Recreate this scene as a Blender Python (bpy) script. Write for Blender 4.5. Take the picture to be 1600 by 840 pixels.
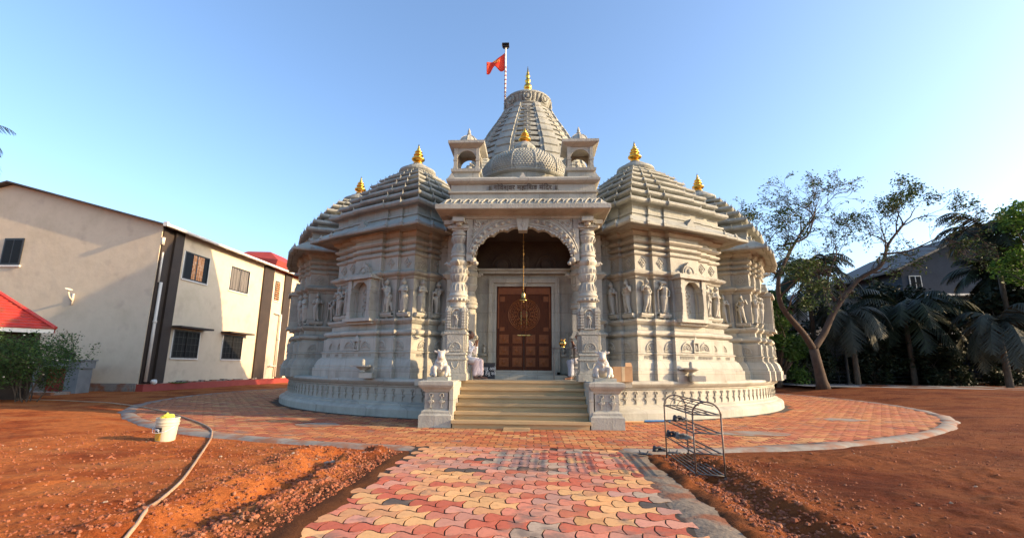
import bpy, bmesh, math, random
import numpy as np
from mathutils import Vector, Matrix, Quaternion
R = math.radians
S = bpy.context.scene
for o in list(bpy.data.objects): bpy.data.objects.remove(o)

# ---------------------------------------------------------------- camera, sky, sun, exposure
def make_camera():
    f, hy, roll, yaw = 740.0, 572.0, R(0.5), R(2.6)
    p = math.atan((hy-420)/f)
    fw = Vector((-math.sin(yaw)*math.cos(p), math.cos(yaw)*math.cos(p), math.sin(p)))
    rt = Vector((math.cos(yaw), math.sin(yaw), 0)); up = rt.cross(fw)
    r2 = rt*math.cos(roll)+up*math.sin(roll); u2 = up*math.cos(roll)-rt*math.sin(roll)
    cd = bpy.data.cameras.new('camera'); c = bpy.data.objects.new('camera', cd)
    S.collection.objects.link(c)
    m = Matrix((r2, u2, -fw)).transposed().to_4x4(); m.translation = Vector((0.29, 0, 1.42))
    c.matrix_world = m
    cd.sensor_width = 36; cd.lens = 36*f/1600; cd.clip_start = .05; cd.clip_end = 3000
    S.camera = c
make_camera()
SUN_EL, SUN_AZ = 18.5, 96.0          # azimuth clockwise from +Y
world = bpy.data.worlds.new('World'); S.world = world; world.use_nodes = True
wn = world.node_tree; wn.nodes.clear()
sky = wn.nodes.new('ShaderNodeTexSky'); sky.sky_type = 'NISHITA'; sky.sun_disc = False
sky.sun_elevation = R(SUN_EL); sky.sun_rotation = R(SUN_AZ)
sky.air_density = 1.0; sky.dust_density = 2.1; sky.ozone_density = 4.0; sky.altitude = 0
bg = wn.nodes.new('ShaderNodeBackground'); bg.inputs[1].default_value = .14
wo = wn.nodes.new('ShaderNodeOutputWorld')
wn.links.new(sky.outputs[0], bg.inputs[0]); wn.links.new(bg.outputs[0], wo.inputs[0])
sd = Vector((math.sin(R(SUN_AZ))*math.cos(R(SUN_EL)), math.cos(R(SUN_AZ))*math.cos(R(SUN_EL)), math.sin(R(SUN_EL))))
sl = bpy.data.lights.new('sun', 'SUN'); sl.energy = 2.7; sl.angle = R(.5); sl.color = (1, .74, .46)
so = bpy.data.objects.new('sun', sl); S.collection.objects.link(so)
so.rotation_mode = 'QUATERNION'; so.rotation_quaternion = sd.to_track_quat('Z', 'Y'); so.location = (40, -5, 40)
S.view_settings.view_transform = 'Standard'; S.view_settings.look = 'None'
S.view_settings.exposure = 1.6; S.view_settings.gamma = 1
S.view_settings.use_white_balance = True; S.view_settings.white_balance_temperature = 7000; S.view_settings.white_balance_tint = 10
S.cycles.max_bounces = 6; S.cycles.diffuse_bounces = 4; S.cycles.transparent_max_bounces = 4

# ---------------------------------------------------------------- helpers
class MB:
    def __init__(s): s.v = []; s.f = []; s.m = []; s.col = None
    def add(s, vs, fs, mi=0):
        b = len(s.v); s.v += [tuple(map(float, q)) for q in vs]
        s.f += [tuple(b+i for i in q) for q in fs]; s.m += [mi]*len(fs); return s
    def box(s, x0, x1, y0, y1, z0, z1, mi=0, rot=0, top=1.0):
        cx, cy = (x0+x1)/2, (y0+y1)/2; hx, hy = (x1-x0)/2, (y1-y0)/2; c, n = math.cos(rot), math.sin(rot)
        vs = []
        for z, k in ((z0, 1), (z1, top)):
            for a, b in ((-1, -1), (1, -1), (1, 1), (-1, 1)):
                x, y = a*hx*k, b*hy*k; vs.append((cx+x*c-y*n, cy+x*n+y*c, z))
        return s.add(vs, [(0, 3, 2, 1), (4, 5, 6, 7), (0, 1, 5, 4), (1, 2, 6, 5), (2, 3, 7, 6), (3, 0, 4, 7)], mi)
    def obox(s, c, ax, ay, az, mi=0):        # oriented box, centre and half axes
        c = Vector(c); ax = Vector(ax); ay = Vector(ay); az = Vector(az); vs = []
        for k in (-1, 1):
            for a, b in ((-1, -1), (1, -1), (1, 1), (-1, 1)): vs.append(c+ax*a+ay*b+az*k)
        return s.add(vs, [(0, 3, 2, 1), (4, 5, 6, 7), (0, 1, 5, 4), (1, 2, 6, 5), (2, 3, 7, 6), (3, 0, 4, 7)], mi)
    def rings(s, rings, cap=True, closed=True, mi=0):
        n = len(rings[0]); vs = [p for r in rings for p in r]; fs = []
        for i in range(len(rings)-1):
            for j in range(n if closed else n-1):
                k = (j+1) % n; fs.append((i*n+j, i*n+k, (i+1)*n+k, (i+1)*n+j))
        if cap: fs.append(tuple(reversed(range(n)))); fs.append(tuple(range((len(rings)-1)*n, len(rings)*n)))
        return s.add(vs, fs, mi)
    def lathe(s, prof, n=24, c=(0, 0), mi=0, a0=0.0, flute=None):
        rg = []
        for r, z in prof:
            ring = []
            for j in range(n):
                a = a0+2*math.pi*j/n; rr = r*(1+(flute[1]*abs(math.sin(flute[0]*a/2)) if flute else 0))
                ring.append((c[0]+rr*math.cos(a), c[1]+rr*math.sin(a), z))
            rg.append(ring)
        return s.rings(rg, mi=mi)
    def tube(s, pts, rad, n=8, mi=0, cap=True):
        pts = [Vector(p) for p in pts]; rg = []; prev = None
        for i, p in enumerate(pts):
            d = (pts[min(i+1, len(pts)-1)]-pts[max(i-1, 0)])
            if d.length < 1e-9: d = Vector((0, 0, 1))
            d.normalize()
            if prev is None:
                u = d.cross(Vector((0, 0, 1)))
                if u.length < .05: u = d.cross(Vector((0, 1, 0)))
            else: u = prev-d*prev.dot(d)
            u.normalize(); prev = u; w = d.cross(u)
            r = rad[i] if isinstance(rad, (list, tuple)) else rad
            rg.append([p+u*(r*math.cos(2*math.pi*j/n))+w*(r*math.sin(2*math.pi*j/n)) for j in range(n)])
        return s.rings(rg, cap=cap, mi=mi)
    def ell(s, c, r, n=12, m=8, rot=None, mi=0):
        c = Vector(c); rg = []
        for i in range(m+1):
            t = math.pi*(i/m); t = min(max(t, .06), math.pi-.06); ring = []
            for j in range(n):
                a = 2*math.pi*j/n; q = Vector((r[0]*math.sin(t)*math.cos(a), r[1]*math.sin(t)*math.sin(a), -r[2]*math.cos(t)))
                if rot: q = rot @ q
                ring.append(c+q)
            rg.append(ring)
        return s.rings(rg, mi=mi)
    def cap(s, a, b, r1, r2, n=10, mi=0):     # capsule
        a = Vector(a); b = Vector(b); d = (b-a); L = max(d.length, 1e-6); d = d/L; P = [a-d*r1*.97]; Q = [r1*.2]
        for t in (60, 30, 0): P.append(a-d*r1*math.sin(R(t))); Q.append(r1*math.cos(R(t)))
        for t in (0, 30, 60): P.append(b+d*r2*math.sin(R(t))); Q.append(r2*math.cos(R(t)))
        P.append(b+d*r2*.97); Q.append(r2*.2)
        return s.tube(P, Q, n, mi)
    def extr(s, outline, y0, y1, mi=0, axis='y'):   # outline in (x,z) extruded along y
        n = len(outline); vs = [(x, y0, z) for x, z in outline]+[(x, y1, z) for x, z in outline]
        fs = [tuple(range(n)), tuple(reversed(range(n, 2*n)))]+[(i, i+n, (i+1) % n+n, (i+1) % n) for i in range(n)]
        return s.add(vs, fs, mi)
    def xf(s, start, m):
        for i in range(start, len(s.v)): s.v[i] = tuple(m @ Vector(s.v[i]))
        return s
def wpos(o):
    p = Vector((0, 0, 0))
    while o is not None: p += o.location; o = o.parent
    return p
def build(name, mb, mat, parent=None, smooth=False, local=False, remesh=None, fix=True):
    me = bpy.data.meshes.new(name)
    off = Vector((0, 0, 0)) if (parent is None or local) else wpos(parent)
    v = mb.v if not off.length else [(x-off.x, y-off.y, z-off.z) for x, y, z in mb.v]
    me.from_pydata(v, [], mb.f)
    mats = mat if isinstance(mat, (list, tuple)) else [mat]
    for m in mats: me.materials.append(m)
    if len(mats) > 1: me.polygons.foreach_set('material_index', mb.m)
    if fix and len(mb.f) < 60000:
        bm = bmesh.new(); bm.from_mesh(me); bmesh.ops.recalc_face_normals(bm, faces=bm.faces); bm.to_mesh(me); bm.free()
    o = bpy.data.objects.new(name, me); S.collection.objects.link(o)
    if remesh:
        md = o.modifiers.new('r', 'REMESH'); md.mode = 'VOXEL'; md.voxel_size = remesh; md.use_smooth_shade = True
        sm = o.modifiers.new('s', 'SMOOTH'); sm.factor = .5; sm.iterations = 2
        dg = bpy.context.evaluated_depsgraph_get(); nm = bpy.data.meshes.new_from_object(o.evaluated_get(dg))
        o.modifiers.clear(); o.data = nm; smooth = True
        nm.materials.clear()
        for m in mats: nm.materials.append(m)
    if smooth: o.data.polygons.foreach_set('use_smooth', [True]*len(o.data.polygons))
    if smooth == 'auto':
        o.data.set_sharp_from_angle(angle=R(38))
    if parent is not None: o.parent = parent
    return o
def empty(name, loc):
    o = bpy.data.objects.new(name, None); S.collection.objects.link(o); o.location = loc; o.empty_display_size = .2; return o
def tag(o, label=None, cat=None, group=None, kind=None):
    if label: o['label'] = label
    if cat: o['category'] = cat
    if group: o['group'] = group
    if kind: o['kind'] = kind
    return o
def dup(o, parent=None, loc=None, rz=None, mirror=False):
    c = o.copy(); S.collection.objects.link(c); c.parent = parent
    if loc is not None: c.location = loc
    if rz is not None: c.rotation_euler = (0, 0, rz)
    for ch in list(o.children): dup(ch, c)
    return c
def inst(me, name, parent, loc, rz=0, sc=(1, 1, 1), mat=None):
    o = bpy.data.objects.new(name, me); S.collection.objects.link(o); o.parent = parent
    o.location = loc; o.rotation_euler = (0, 0, rz); o.scale = sc; return o

# ---- noise in numpy
_rs = np.random.RandomState(5); _T = _rs.rand(256, 256)
def vnoise(x, y):
    xi = np.floor(x).astype(int); yi = np.floor(y).astype(int); fx = x-xi; fy = y-yi
    fx = fx*fx*(3-2*fx); fy = fy*fy*(3-2*fy)
    g = lambda a, b: _T[a % 256, b % 256]
    return (g(xi, yi)*(1-fx)*(1-fy)+g(xi+1, yi)*fx*(1-fy)+g(xi, yi+1)*(1-fx)*fy+g(xi+1, yi+1)*fx*fy)
def fbm(x, y, o=4):
    s = 0; a = .5
    for i in range(o): s = s+a*(vnoise(x+17*i, y+31*i)-.5); x = x*2.03; y = y*2.03; a *= .5
    return s
def sstep(x, a, b):
    t = np.clip((x-a)/(b-a), 0, 1); return t*t*(3-2*t)

# ---------------------------------------------------------------- materials
def newmat(name):
    m = bpy.data.materials.new(name); m.use_nodes = True; nt = m.node_tree
    return m, nt, nt.nodes['Principled BSDF']
def ramp(nt, stops):
    r = nt.nodes.new('ShaderNodeValToRGB'); e = r.color_ramp.elements
    while len(e) < len(stops): e.new(.5)
    for k, (p, c) in zip(e, stops): k.position = p; k.color = (*c, 1) if len(c) == 3 else c
    return r
def noise_mat(name, cols, scale=3, rough=.8, bump=.0, bscale=30, detail=6, metal=0, spec=.5, stretch=None, sheen=0, dist=.01, second=None):
    m, nt, b = newmat(name); N = nt.nodes; L = nt.links
    tc = N.new('ShaderNodeTexCoord'); src = tc.outputs['Object']
    if stretch:
        mp = N.new('ShaderNodeMapping'); mp.inputs['Scale'].default_value = stretch; L.new(src, mp.inputs[0]); src = mp.outputs[0]
    n = N.new('ShaderNodeTexNoise'); n.inputs['Scale'].default_value = scale; n.inputs['Detail'].default_value = detail; n.inputs['Roughness'].default_value = .62
    L.new(src, n.inputs['Vector'])
    k = len(cols); rp = ramp(nt, [(.3+.4*i/max(k-1, 1), c) for i, c in enumerate(cols)])
    L.new(n.outputs[0], rp.inputs[0]); out = rp.outputs[0]
    if second:
        n3 = N.new('ShaderNodeTexNoise'); n3.inputs['Scale'].default_value = second[0]; n3.inputs['Detail'].default_value = 5; L.new(tc.outputs['Object'], n3.inputs['Vector'])
        r3 = ramp(nt, [(second[2], (0, 0, 0)), (second[3], (1, 1, 1))]); L.new(n3.outputs[0], r3.inputs[0])
        mx = N.new('ShaderNodeMix'); mx.data_type = 'RGBA'; L.new(r3.outputs[0], mx.inputs[0]); L.new(out, mx.inputs[6]); mx.inputs[7].default_value = (*second[1], 1); out = mx.outputs[2]
    L.new(out, b.inputs['Base Color'])
    b.inputs['Roughness'].default_value = rough; b.inputs['Metallic'].default_value = metal; b.inputs['Specular IOR Level'].default_value = spec
    if bump:
        n2 = N.new('ShaderNodeTexNoise'); n2.inputs['Scale'].default_value = bscale; n2.inputs['Detail'].default_value = 5
        L.new(tc.outputs['Object'], n2.inputs['Vector']); bp = N.new('ShaderNodeBump'); bp.inputs['Strength'].default_value = bump; bp.inputs['Distance'].default_value = dist
        L.new(n2.outputs[0], bp.inputs['Height']); L.new(bp.outputs[0], b.inputs['Normal'])
    return m
M = {}
def stone(name, c, bump=.5):
    """sandstone: soft veins, stained patches, fine pitting, thin masonry joints"""
    m, nt, b = newmat(name); N = nt.nodes; L = nt.links
    tc = N.new('ShaderNodeTexCoord')
    n = N.new('ShaderNodeTexNoise'); n.inputs['Scale'].default_value = 1.3; n.inputs['Detail'].default_value = 7; n.inputs['Roughness'].default_value = .6
    L.new(tc.outputs['Object'], n.inputs['Vector'])
    d = lambda k, w=(1, 1, 1): tuple(max(0, min(1, q*k*v)) for q, v in zip(c, w))
    rp = ramp(nt, [(.3, d(.72, (1, .99, .96))), (.5, d(1)), (.72, d(1.15, (1.02, 1, .97)))]); L.new(n.outputs[0], rp.inputs[0])
    mp = N.new('ShaderNodeMapping'); mp.inputs['Scale'].default_value = (7, 7, .6); L.new(tc.outputs['Object'], mp.inputs[0])
    n2 = N.new('ShaderNodeTexNoise'); n2.inputs['Scale'].default_value = 1; n2.inputs['Detail'].default_value = 5; L.new(mp.outputs[0], n2.inputs['Vector'])
    r2 = ramp(nt, [(.42, (.78, .77, .74)), (.6, (1, 1, 1))]); L.new(n2.outputs[0], r2.inputs[0])
    mx = N.new('ShaderNodeMix'); mx.data_type = 'RGBA'; mx.blend_type = 'MULTIPLY'; mx.inputs[0].default_value = .3
    L.new(rp.outputs[0], mx.inputs[6]); L.new(r2.outputs[0], mx.inputs[7])
    br = N.new('ShaderNodeTexBrick'); br.inputs['Scale'].default_value = 1; br.inputs['Mortar Size'].default_value = .006
    br.inputs['Brick Width'].default_value = .83; br.inputs['Row Height'].default_value = .62; br.inputs['Mortar Smooth'].default_value = .3
    br.inputs['Color1'].default_value = (1, 1, 1, 1); br.inputs['Color2'].default_value = (.80, .80, .81, 1); br.inputs['Mortar'].default_value = (.45, .43, .4, 1)
    sp = N.new('ShaderNodeSeparateXYZ'); L.new(tc.outputs['Object'], sp.inputs[0]); ad = N.new('ShaderNodeMath'); L.new(sp.outputs[0], ad.inputs[0]); L.new(sp.outputs[1], ad.inputs[1])
    cb = N.new('ShaderNodeCombineXYZ'); L.new(ad.outputs[0], cb.inputs[0]); L.new(sp.outputs[2], cb.inputs[1]); L.new(cb.outputs[0], br.inputs['Vector'])
    m3 = N.new('ShaderNodeMix'); m3.data_type = 'RGBA'; m3.blend_type = 'MULTIPLY'; m3.inputs[0].default_value = .75
    L.new(mx.outputs[2], m3.inputs[6]); L.new(br.outputs['Color'], m3.inputs[7]); L.new(m3.outputs[2], b.inputs['Base Color'])
    b.inputs['Roughness'].default_value = .72; b.inputs['Specular IOR Level'].default_value = .3
    n4 = N.new('ShaderNodeTexNoise'); n4.inputs['Scale'].default_value = 22; n4.inputs['Detail'].default_value = 8; L.new(tc.outputs['Object'], n4.inputs['Vector'])
    bp = N.new('ShaderNodeBump'); bp.inputs['Strength'].default_value = bump; bp.inputs['Distance'].default_value = .02
    L.new(n4.outputs[0], bp.inputs['Height']); L.new(bp.outputs[0], b.inputs['Normal'])
    return m
M['stone'] = stone('temple sandstone', (.41, .393, .333))
M['stoneroof'] = stone('roof sandstone', (.34, .34, .295), .7)
M['stonepod'] = stone('podium sandstone', (.41, .393, .333))
M['incised'] = noise_mat('darkened carved lettering', [(.09, .07, .05), (.14, .11, .085)], 6, .9)  # dark colour holds painted recess shade as well as dirt
M['step'] = noise_mat('yellow step stone', [(.38, .26, .13), (.46, .325, .17), (.31, .21, .105)], 1.2, .55, .25, 25, stretch=(.6, 3, 6))
M['marble'] = noise_mat('white marble', [(.40, .365, .31), (.50, .46, .40)], 4, .5, .15, 30)
M['gold'] = noise_mat('gilded metal', [(.62, .32, .05), (.85, .48, .09)], 6, .28, 0, metal=1)
M['brass'] = noise_mat('brass', [(.42, .27, .09), (.6, .42, .17)], 8, .25, 0, metal=1)
M['brassdull'] = noise_mat('dull brass chain', [(.26, .15, .05), (.38, .24, .09)], 8, .5, 0, metal=.7)
M['wood2'] = noise_mat('raised teak carving', [(.16, .045, .012), (.24, .075, .02)], 5, .5, .3, 40, spec=.3)
M['wood'] = noise_mat('carved teak', [(.06, .014, .004), (.10, .027, .008), (.045, .011, .004)], 3, .6, .3, 40, spec=.2, stretch=(9, 9, 1))
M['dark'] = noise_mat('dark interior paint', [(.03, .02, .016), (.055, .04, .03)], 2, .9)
M['cream'] = noise_mat('cream wall paint', [(.55, .45, .31), (.63, .52, .37), (.58, .47, .33)], .7, .85, .3, 2.0, dist=.05, second=(1.1, (.47, .37, .27), .58, .8))
M['brown'] = noise_mat('dark brown paint', [(.026, .016, .010), (.045, .028, .017)], 1.5, .7, .1, 8)
M['redpaint'] = noise_mat('red oxide paint', [(.28, .03, .02), (.36, .05, .03)], 2, .6, .2, 12)
M['redtile'] = noise_mat('red roof tile', [(.40, .03, .025), (.55, .055, .04), (.30, .03, .022)], 3, .6, .25, 12, second=(2.2, (.30, .09, .05), .5, .7))
M['white'] = noise_mat('white trim', [(.62, .58, .5), (.75, .72, .66)], 3, .6)
M['pvc'] = noise_mat('pvc pipe', [(.62, .55, .45), (.7, .63, .52)], 2, .5)
M['sheet'] = noise_mat('roof sheet metal', [(.62, .60, .56), (.72, .70, .66)], 2, .5)
M['frame'] = noise_mat('black window frame', [(.015, .014, .013), (.03, .028, .026)], 5, .4)
def glassm():
    m, nt, b = newmat('dark window glass'); b.inputs['Base Color'].default_value = (.015, .016, .018, 1); b.inputs['Roughness'].default_value = .3; b.inputs['Specular IOR Level'].default_value = .06; return m
M['glass'] = glassm()
M['curtain'] = noise_mat('printed curtain', [(.40, .12, .03), (.65, .30, .12), (.70, .55, .40)], 7, .8)
M['greycurtain'] = noise_mat('grey curtain', [(.10, .09, .08), (.2, .18, .16)], 3, .8, stretch=(14, 14, 1))
M['steel'] = noise_mat('worn painted steel', [(.09, .085, .08), (.2, .18, .16)], 14, .45, metal=.6)
M['rust'] = noise_mat('rusty steel', [(.12, .07, .05), (.22, .17, .14)], 12, .6, metal=.5)
M['concrete'] = noise_mat('concrete', [(.15, .13, .11), (.25, .22, .185), (.18, .16, .13)], 2.5, .9, .6, 20, second=(2.2, (.24, .10, .05), .46, .62))
M['dirtcon'] = noise_mat('dirty cement haunch', [(.085, .065, .05), (.17, .135, .10), (.11, .085, .065)], 4, .95, .9, 14, dist=.02, second=(2.5, (.17, .055, .022), .5, .62))
M['greyslab'] = noise_mat('grey granite slabs', [(.13, .15, .16), (.2, .22, .23)], 2, .55, .15, 20)
M['plastic'] = noise_mat('cream bucket plastic', [(.48, .44, .32), (.56, .52, .40)], 3, .4)
M['yellow'] = noise_mat('yellow cloth', [(.75, .60, .04), (.85, .72, .10)], 12, .8)
M['labely'] = noise_mat('yellow label', [(.62, .34, .03), (.72, .44, .06)], 8, .5)
M['black'] = noise_mat('black', [(.012, .012, .014), (.025, .025, .028)], 5, .6)
M['lettering'] = noise_mat('white lettering', [(.78, .78, .76), (.85, .85, .83)], 3, .6)
M['hose'] = noise_mat('dusty hose', [(.30, .17, .095), (.46, .31, .20)], 2.5, .6)
M['card'] = noise_mat('cardboard', [(.48, .26, .12), (.58, .34, .17)], 4, .85)
M['tape'] = noise_mat('packing tape', [(.62, .45, .25), (.7, .52, .3)], 4, .3)
M['skin'] = noise_mat('brown skin', [(.17, .075, .045), (.23, .11, .065)], 8, .55)
M['cloth'] = noise_mat('white cotton', [(.66, .62, .62), (.75, .71, .70)], 6, .9, .4, 14, dist=.02)
M['pinkcloth'] = noise_mat('pale pink cotton', [(.68, .52, .52), (.76, .62, .60)], 6, .9, .4, 14, dist=.02)
M['greycloth'] = noise_mat('grey blue cotton', [(.26, .28, .34), (.38, .40, .46)], 6, .9, .4, 14, dist=.02)
M['hair'] = noise_mat('dark hair', [(.02, .016, .014), (.05, .04, .035)], 20, .7)
M['flag'] = noise_mat('orange red flag cloth', [(.75, .035, .015), (.85, .07, .02)], 4, .8)
M['bluepipe'] = noise_mat('blue pipe', [(.03, .14, .35), (.05, .2, .45)], 5, .4)
M['shoe'] = noise_mat('dark shoe', [(.015, .016, .022), (.04, .04, .05)], 12, .6)
M['shoegrey'] = noise_mat('grey shoe', [(.10, .095, .085), (.2, .19, .17)], 12, .7)
M['bark'] = noise_mat('bark', [(.05, .035, .025), (.12, .09, .065)], 3, .95, .8, 18, stretch=(4, 4, 1))
M['barkred'] = noise_mat('dusty trunk', [(.035, .022, .015), (.085, .052, .036)], 3, .95, .8, 18)
def leafm(name, a, b_, trans=.25):
    m, nt, b = newmat(name); N = nt.nodes; L = nt.links
    g = N.new('ShaderNodeNewGeometry'); rp = ramp(nt, [(0, a), (1, b_)]); L.new(g.outputs['Random Per Island'], rp.inputs[0])
    L.new(rp.outputs[0], b.inputs['Base Color']); b.inputs['Roughness'].default_value = .6; b.inputs['Specular IOR Level'].default_value = .3
    t = N.new('ShaderNodeBsdfTranslucent'); L.new(rp.outputs[0], t.inputs[0]); mx = N.new('ShaderNodeMixShader'); mx.inputs[0].default_value = trans
    L.new(b.outputs[0], mx.inputs[1]); L.new(t.outputs[0], mx.inputs[2]); L.new(mx.outputs[0], N['Material Output'].inputs[0]); return m
M['leaf'] = leafm('tree leaves', (.025, .045, .012), (.06, .10, .02))
M['leafmid'] = leafm('mid green leaves', (.03, .065, .012), (.07, .14, .025), .3)
M['leafdark'] = leafm('dark leaves', (.008, .014, .006), (.02, .032, .012), .08)
M['leafbright'] = leafm('bright leaves', (.05, .11, .02), (.10, .19, .03), .4)
M['palm'] = leafm('palm fronds', (.012, .018, .009), (.03, .042, .018), .1)
M['palmgrey'] = leafm('dusty grey fronds', (.03, .036, .026), (.06, .066, .048), .1)
M['shrub'] = leafm('shrub leaves', (.018, .045, .012), (.07, .14, .03))
M['flower'] = noise_mat('pale flowers', [(.7, .6, .5), (.8, .75, .65)], 3, .7)
M['bluewall'] = noise_mat('blue grey wall paint', [(.016, .024, .04), (.03, .042, .062)], 1, .8, .2, 3)
M['greywall'] = noise_mat('stained grey wall', [(.13, .115, .10), (.22, .20, .175)], .8, .9, .3, 3)
M['brightblue'] = noise_mat('blue paint', [(.06, .16, .30), (.1, .22, .38)], 1, .8)
M['darkroof'] = noise_mat('dark roof sheet', [(.06, .055, .05), (.11, .1, .09)], 1, .7)

def ground_mat():
    m, nt, b = newmat('red laterite soil'); N = nt.nodes; L = nt.links
    tc = N.new('ShaderNodeTexCoord'); src = tc.outputs['Object']
    def nz(sc, det=6, rg=.6, st=None):
        n = N.new('ShaderNodeTexNoise'); n.inputs['Scale'].default_value = sc; n.inputs['Detail'].default_value = det; n.inputs['Roughness'].default_value = rg
        if st:
            mp = N.new('ShaderNodeMapping'); mp.inputs['Scale'].default_value = st; L.new(src, mp.inputs[0]); L.new(mp.outputs[0], n.inputs['Vector'])
        else: L.new(src, n.inputs['Vector'])
        return n
    a = nz(.55, 8, .65); r1 = ramp(nt, [(.28, (.15, .030, .010)), (.42, (.27, .062, .016)), (.56, (.44, .135, .038)), (.72, (.24, .058, .018))]); L.new(a.outputs[0], r1.inputs[0])
    c = nz(9, 8, .7); r2 = ramp(nt, [(.32, (.45, .42, .40)), (.5, (1, 1, 1)), (.68, (1.0, .95, .85))]); L.new(c.outputs[0], r2.inputs[0])
    mx = N.new('ShaderNodeMix'); mx.data_type = 'RGBA'; mx.blend_type = 'MULTIPLY'; mx.inputs[0].default_value = .85; L.new(r1.outputs[0], mx.inputs[6]); L.new(r2.outputs[0], mx.inputs[7])
    d = nz(.9, 6, .6, (.35, 1.6, 1)); r3 = ramp(nt, [(.52, (0, 0, 0)), (.72, (.65, .65, .65))]); L.new(d.outputs[0], r3.inputs[0])
    m2 = N.new('ShaderNodeMix'); m2.data_type = 'RGBA'; L.new(r3.outputs[0], m2.inputs[0]); L.new(mx.outputs[2], m2.inputs[6]); m2.inputs[7].default_value = (.37, .16, .06, 1)
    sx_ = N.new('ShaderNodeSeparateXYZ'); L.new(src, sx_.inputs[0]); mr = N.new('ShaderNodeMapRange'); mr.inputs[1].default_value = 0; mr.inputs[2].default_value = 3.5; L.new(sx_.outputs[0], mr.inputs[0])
    m4 = N.new('ShaderNodeMix'); m4.data_type = 'RGBA'; m4.blend_type = 'MULTIPLY'; L.new(mr.outputs[0], m4.inputs[0]); L.new(m2.outputs[2], m4.inputs[6]); m4.inputs[7].default_value = (.44, .43, .48, 1)  # tree shade right of the path, painted into the soil colour
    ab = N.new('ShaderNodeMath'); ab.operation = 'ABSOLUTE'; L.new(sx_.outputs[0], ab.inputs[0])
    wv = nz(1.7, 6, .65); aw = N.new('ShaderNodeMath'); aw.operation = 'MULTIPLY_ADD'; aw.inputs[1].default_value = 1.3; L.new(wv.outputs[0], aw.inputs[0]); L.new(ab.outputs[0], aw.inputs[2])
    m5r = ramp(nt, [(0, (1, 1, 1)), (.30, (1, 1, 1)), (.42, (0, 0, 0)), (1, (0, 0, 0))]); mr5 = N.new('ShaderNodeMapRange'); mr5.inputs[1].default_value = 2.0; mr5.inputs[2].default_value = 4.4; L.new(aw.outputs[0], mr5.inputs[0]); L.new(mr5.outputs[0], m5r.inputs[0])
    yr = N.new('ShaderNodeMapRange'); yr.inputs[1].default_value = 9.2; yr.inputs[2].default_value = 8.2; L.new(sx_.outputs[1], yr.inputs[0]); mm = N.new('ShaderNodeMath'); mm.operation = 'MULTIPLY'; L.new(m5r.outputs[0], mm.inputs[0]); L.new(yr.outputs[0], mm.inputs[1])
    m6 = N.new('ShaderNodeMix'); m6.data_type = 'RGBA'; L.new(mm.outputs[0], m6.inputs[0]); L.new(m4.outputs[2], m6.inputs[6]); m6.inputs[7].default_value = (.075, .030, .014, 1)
    L.new(m6.outputs[2], b.inputs['Base Color']); b.inputs['Roughness'].default_value = .95; b.inputs['Specular IOR Level'].default_value = .1
    e = nz(38, 8, .75); f = nz(6, 6, .6); ad = N.new('ShaderNodeMath'); ad.operation = 'ADD'; L.new(e.outputs[0], ad.inputs[0]); L.new(f.outputs[0], ad.inputs[1])
    bp = N.new('ShaderNodeBump'); bp.inputs['Strength'].default_value = .9; bp.inputs['Distance'].default_value = .035; L.new(ad.outputs[0], bp.inputs['Height']); L.new(bp.outputs[0], b.inputs['Normal'])
    return m
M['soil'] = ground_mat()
M['palechip'] = noise_mat('pale stone chips', [(.26, .17, .11), (.42, .32, .24)], 4, .9)
M['stones'] = noise_mat('laterite stones', [(.13, .030, .011), (.24, .068, .026), (.32, .15, .08)], 6, .9, .4, 40)
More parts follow.
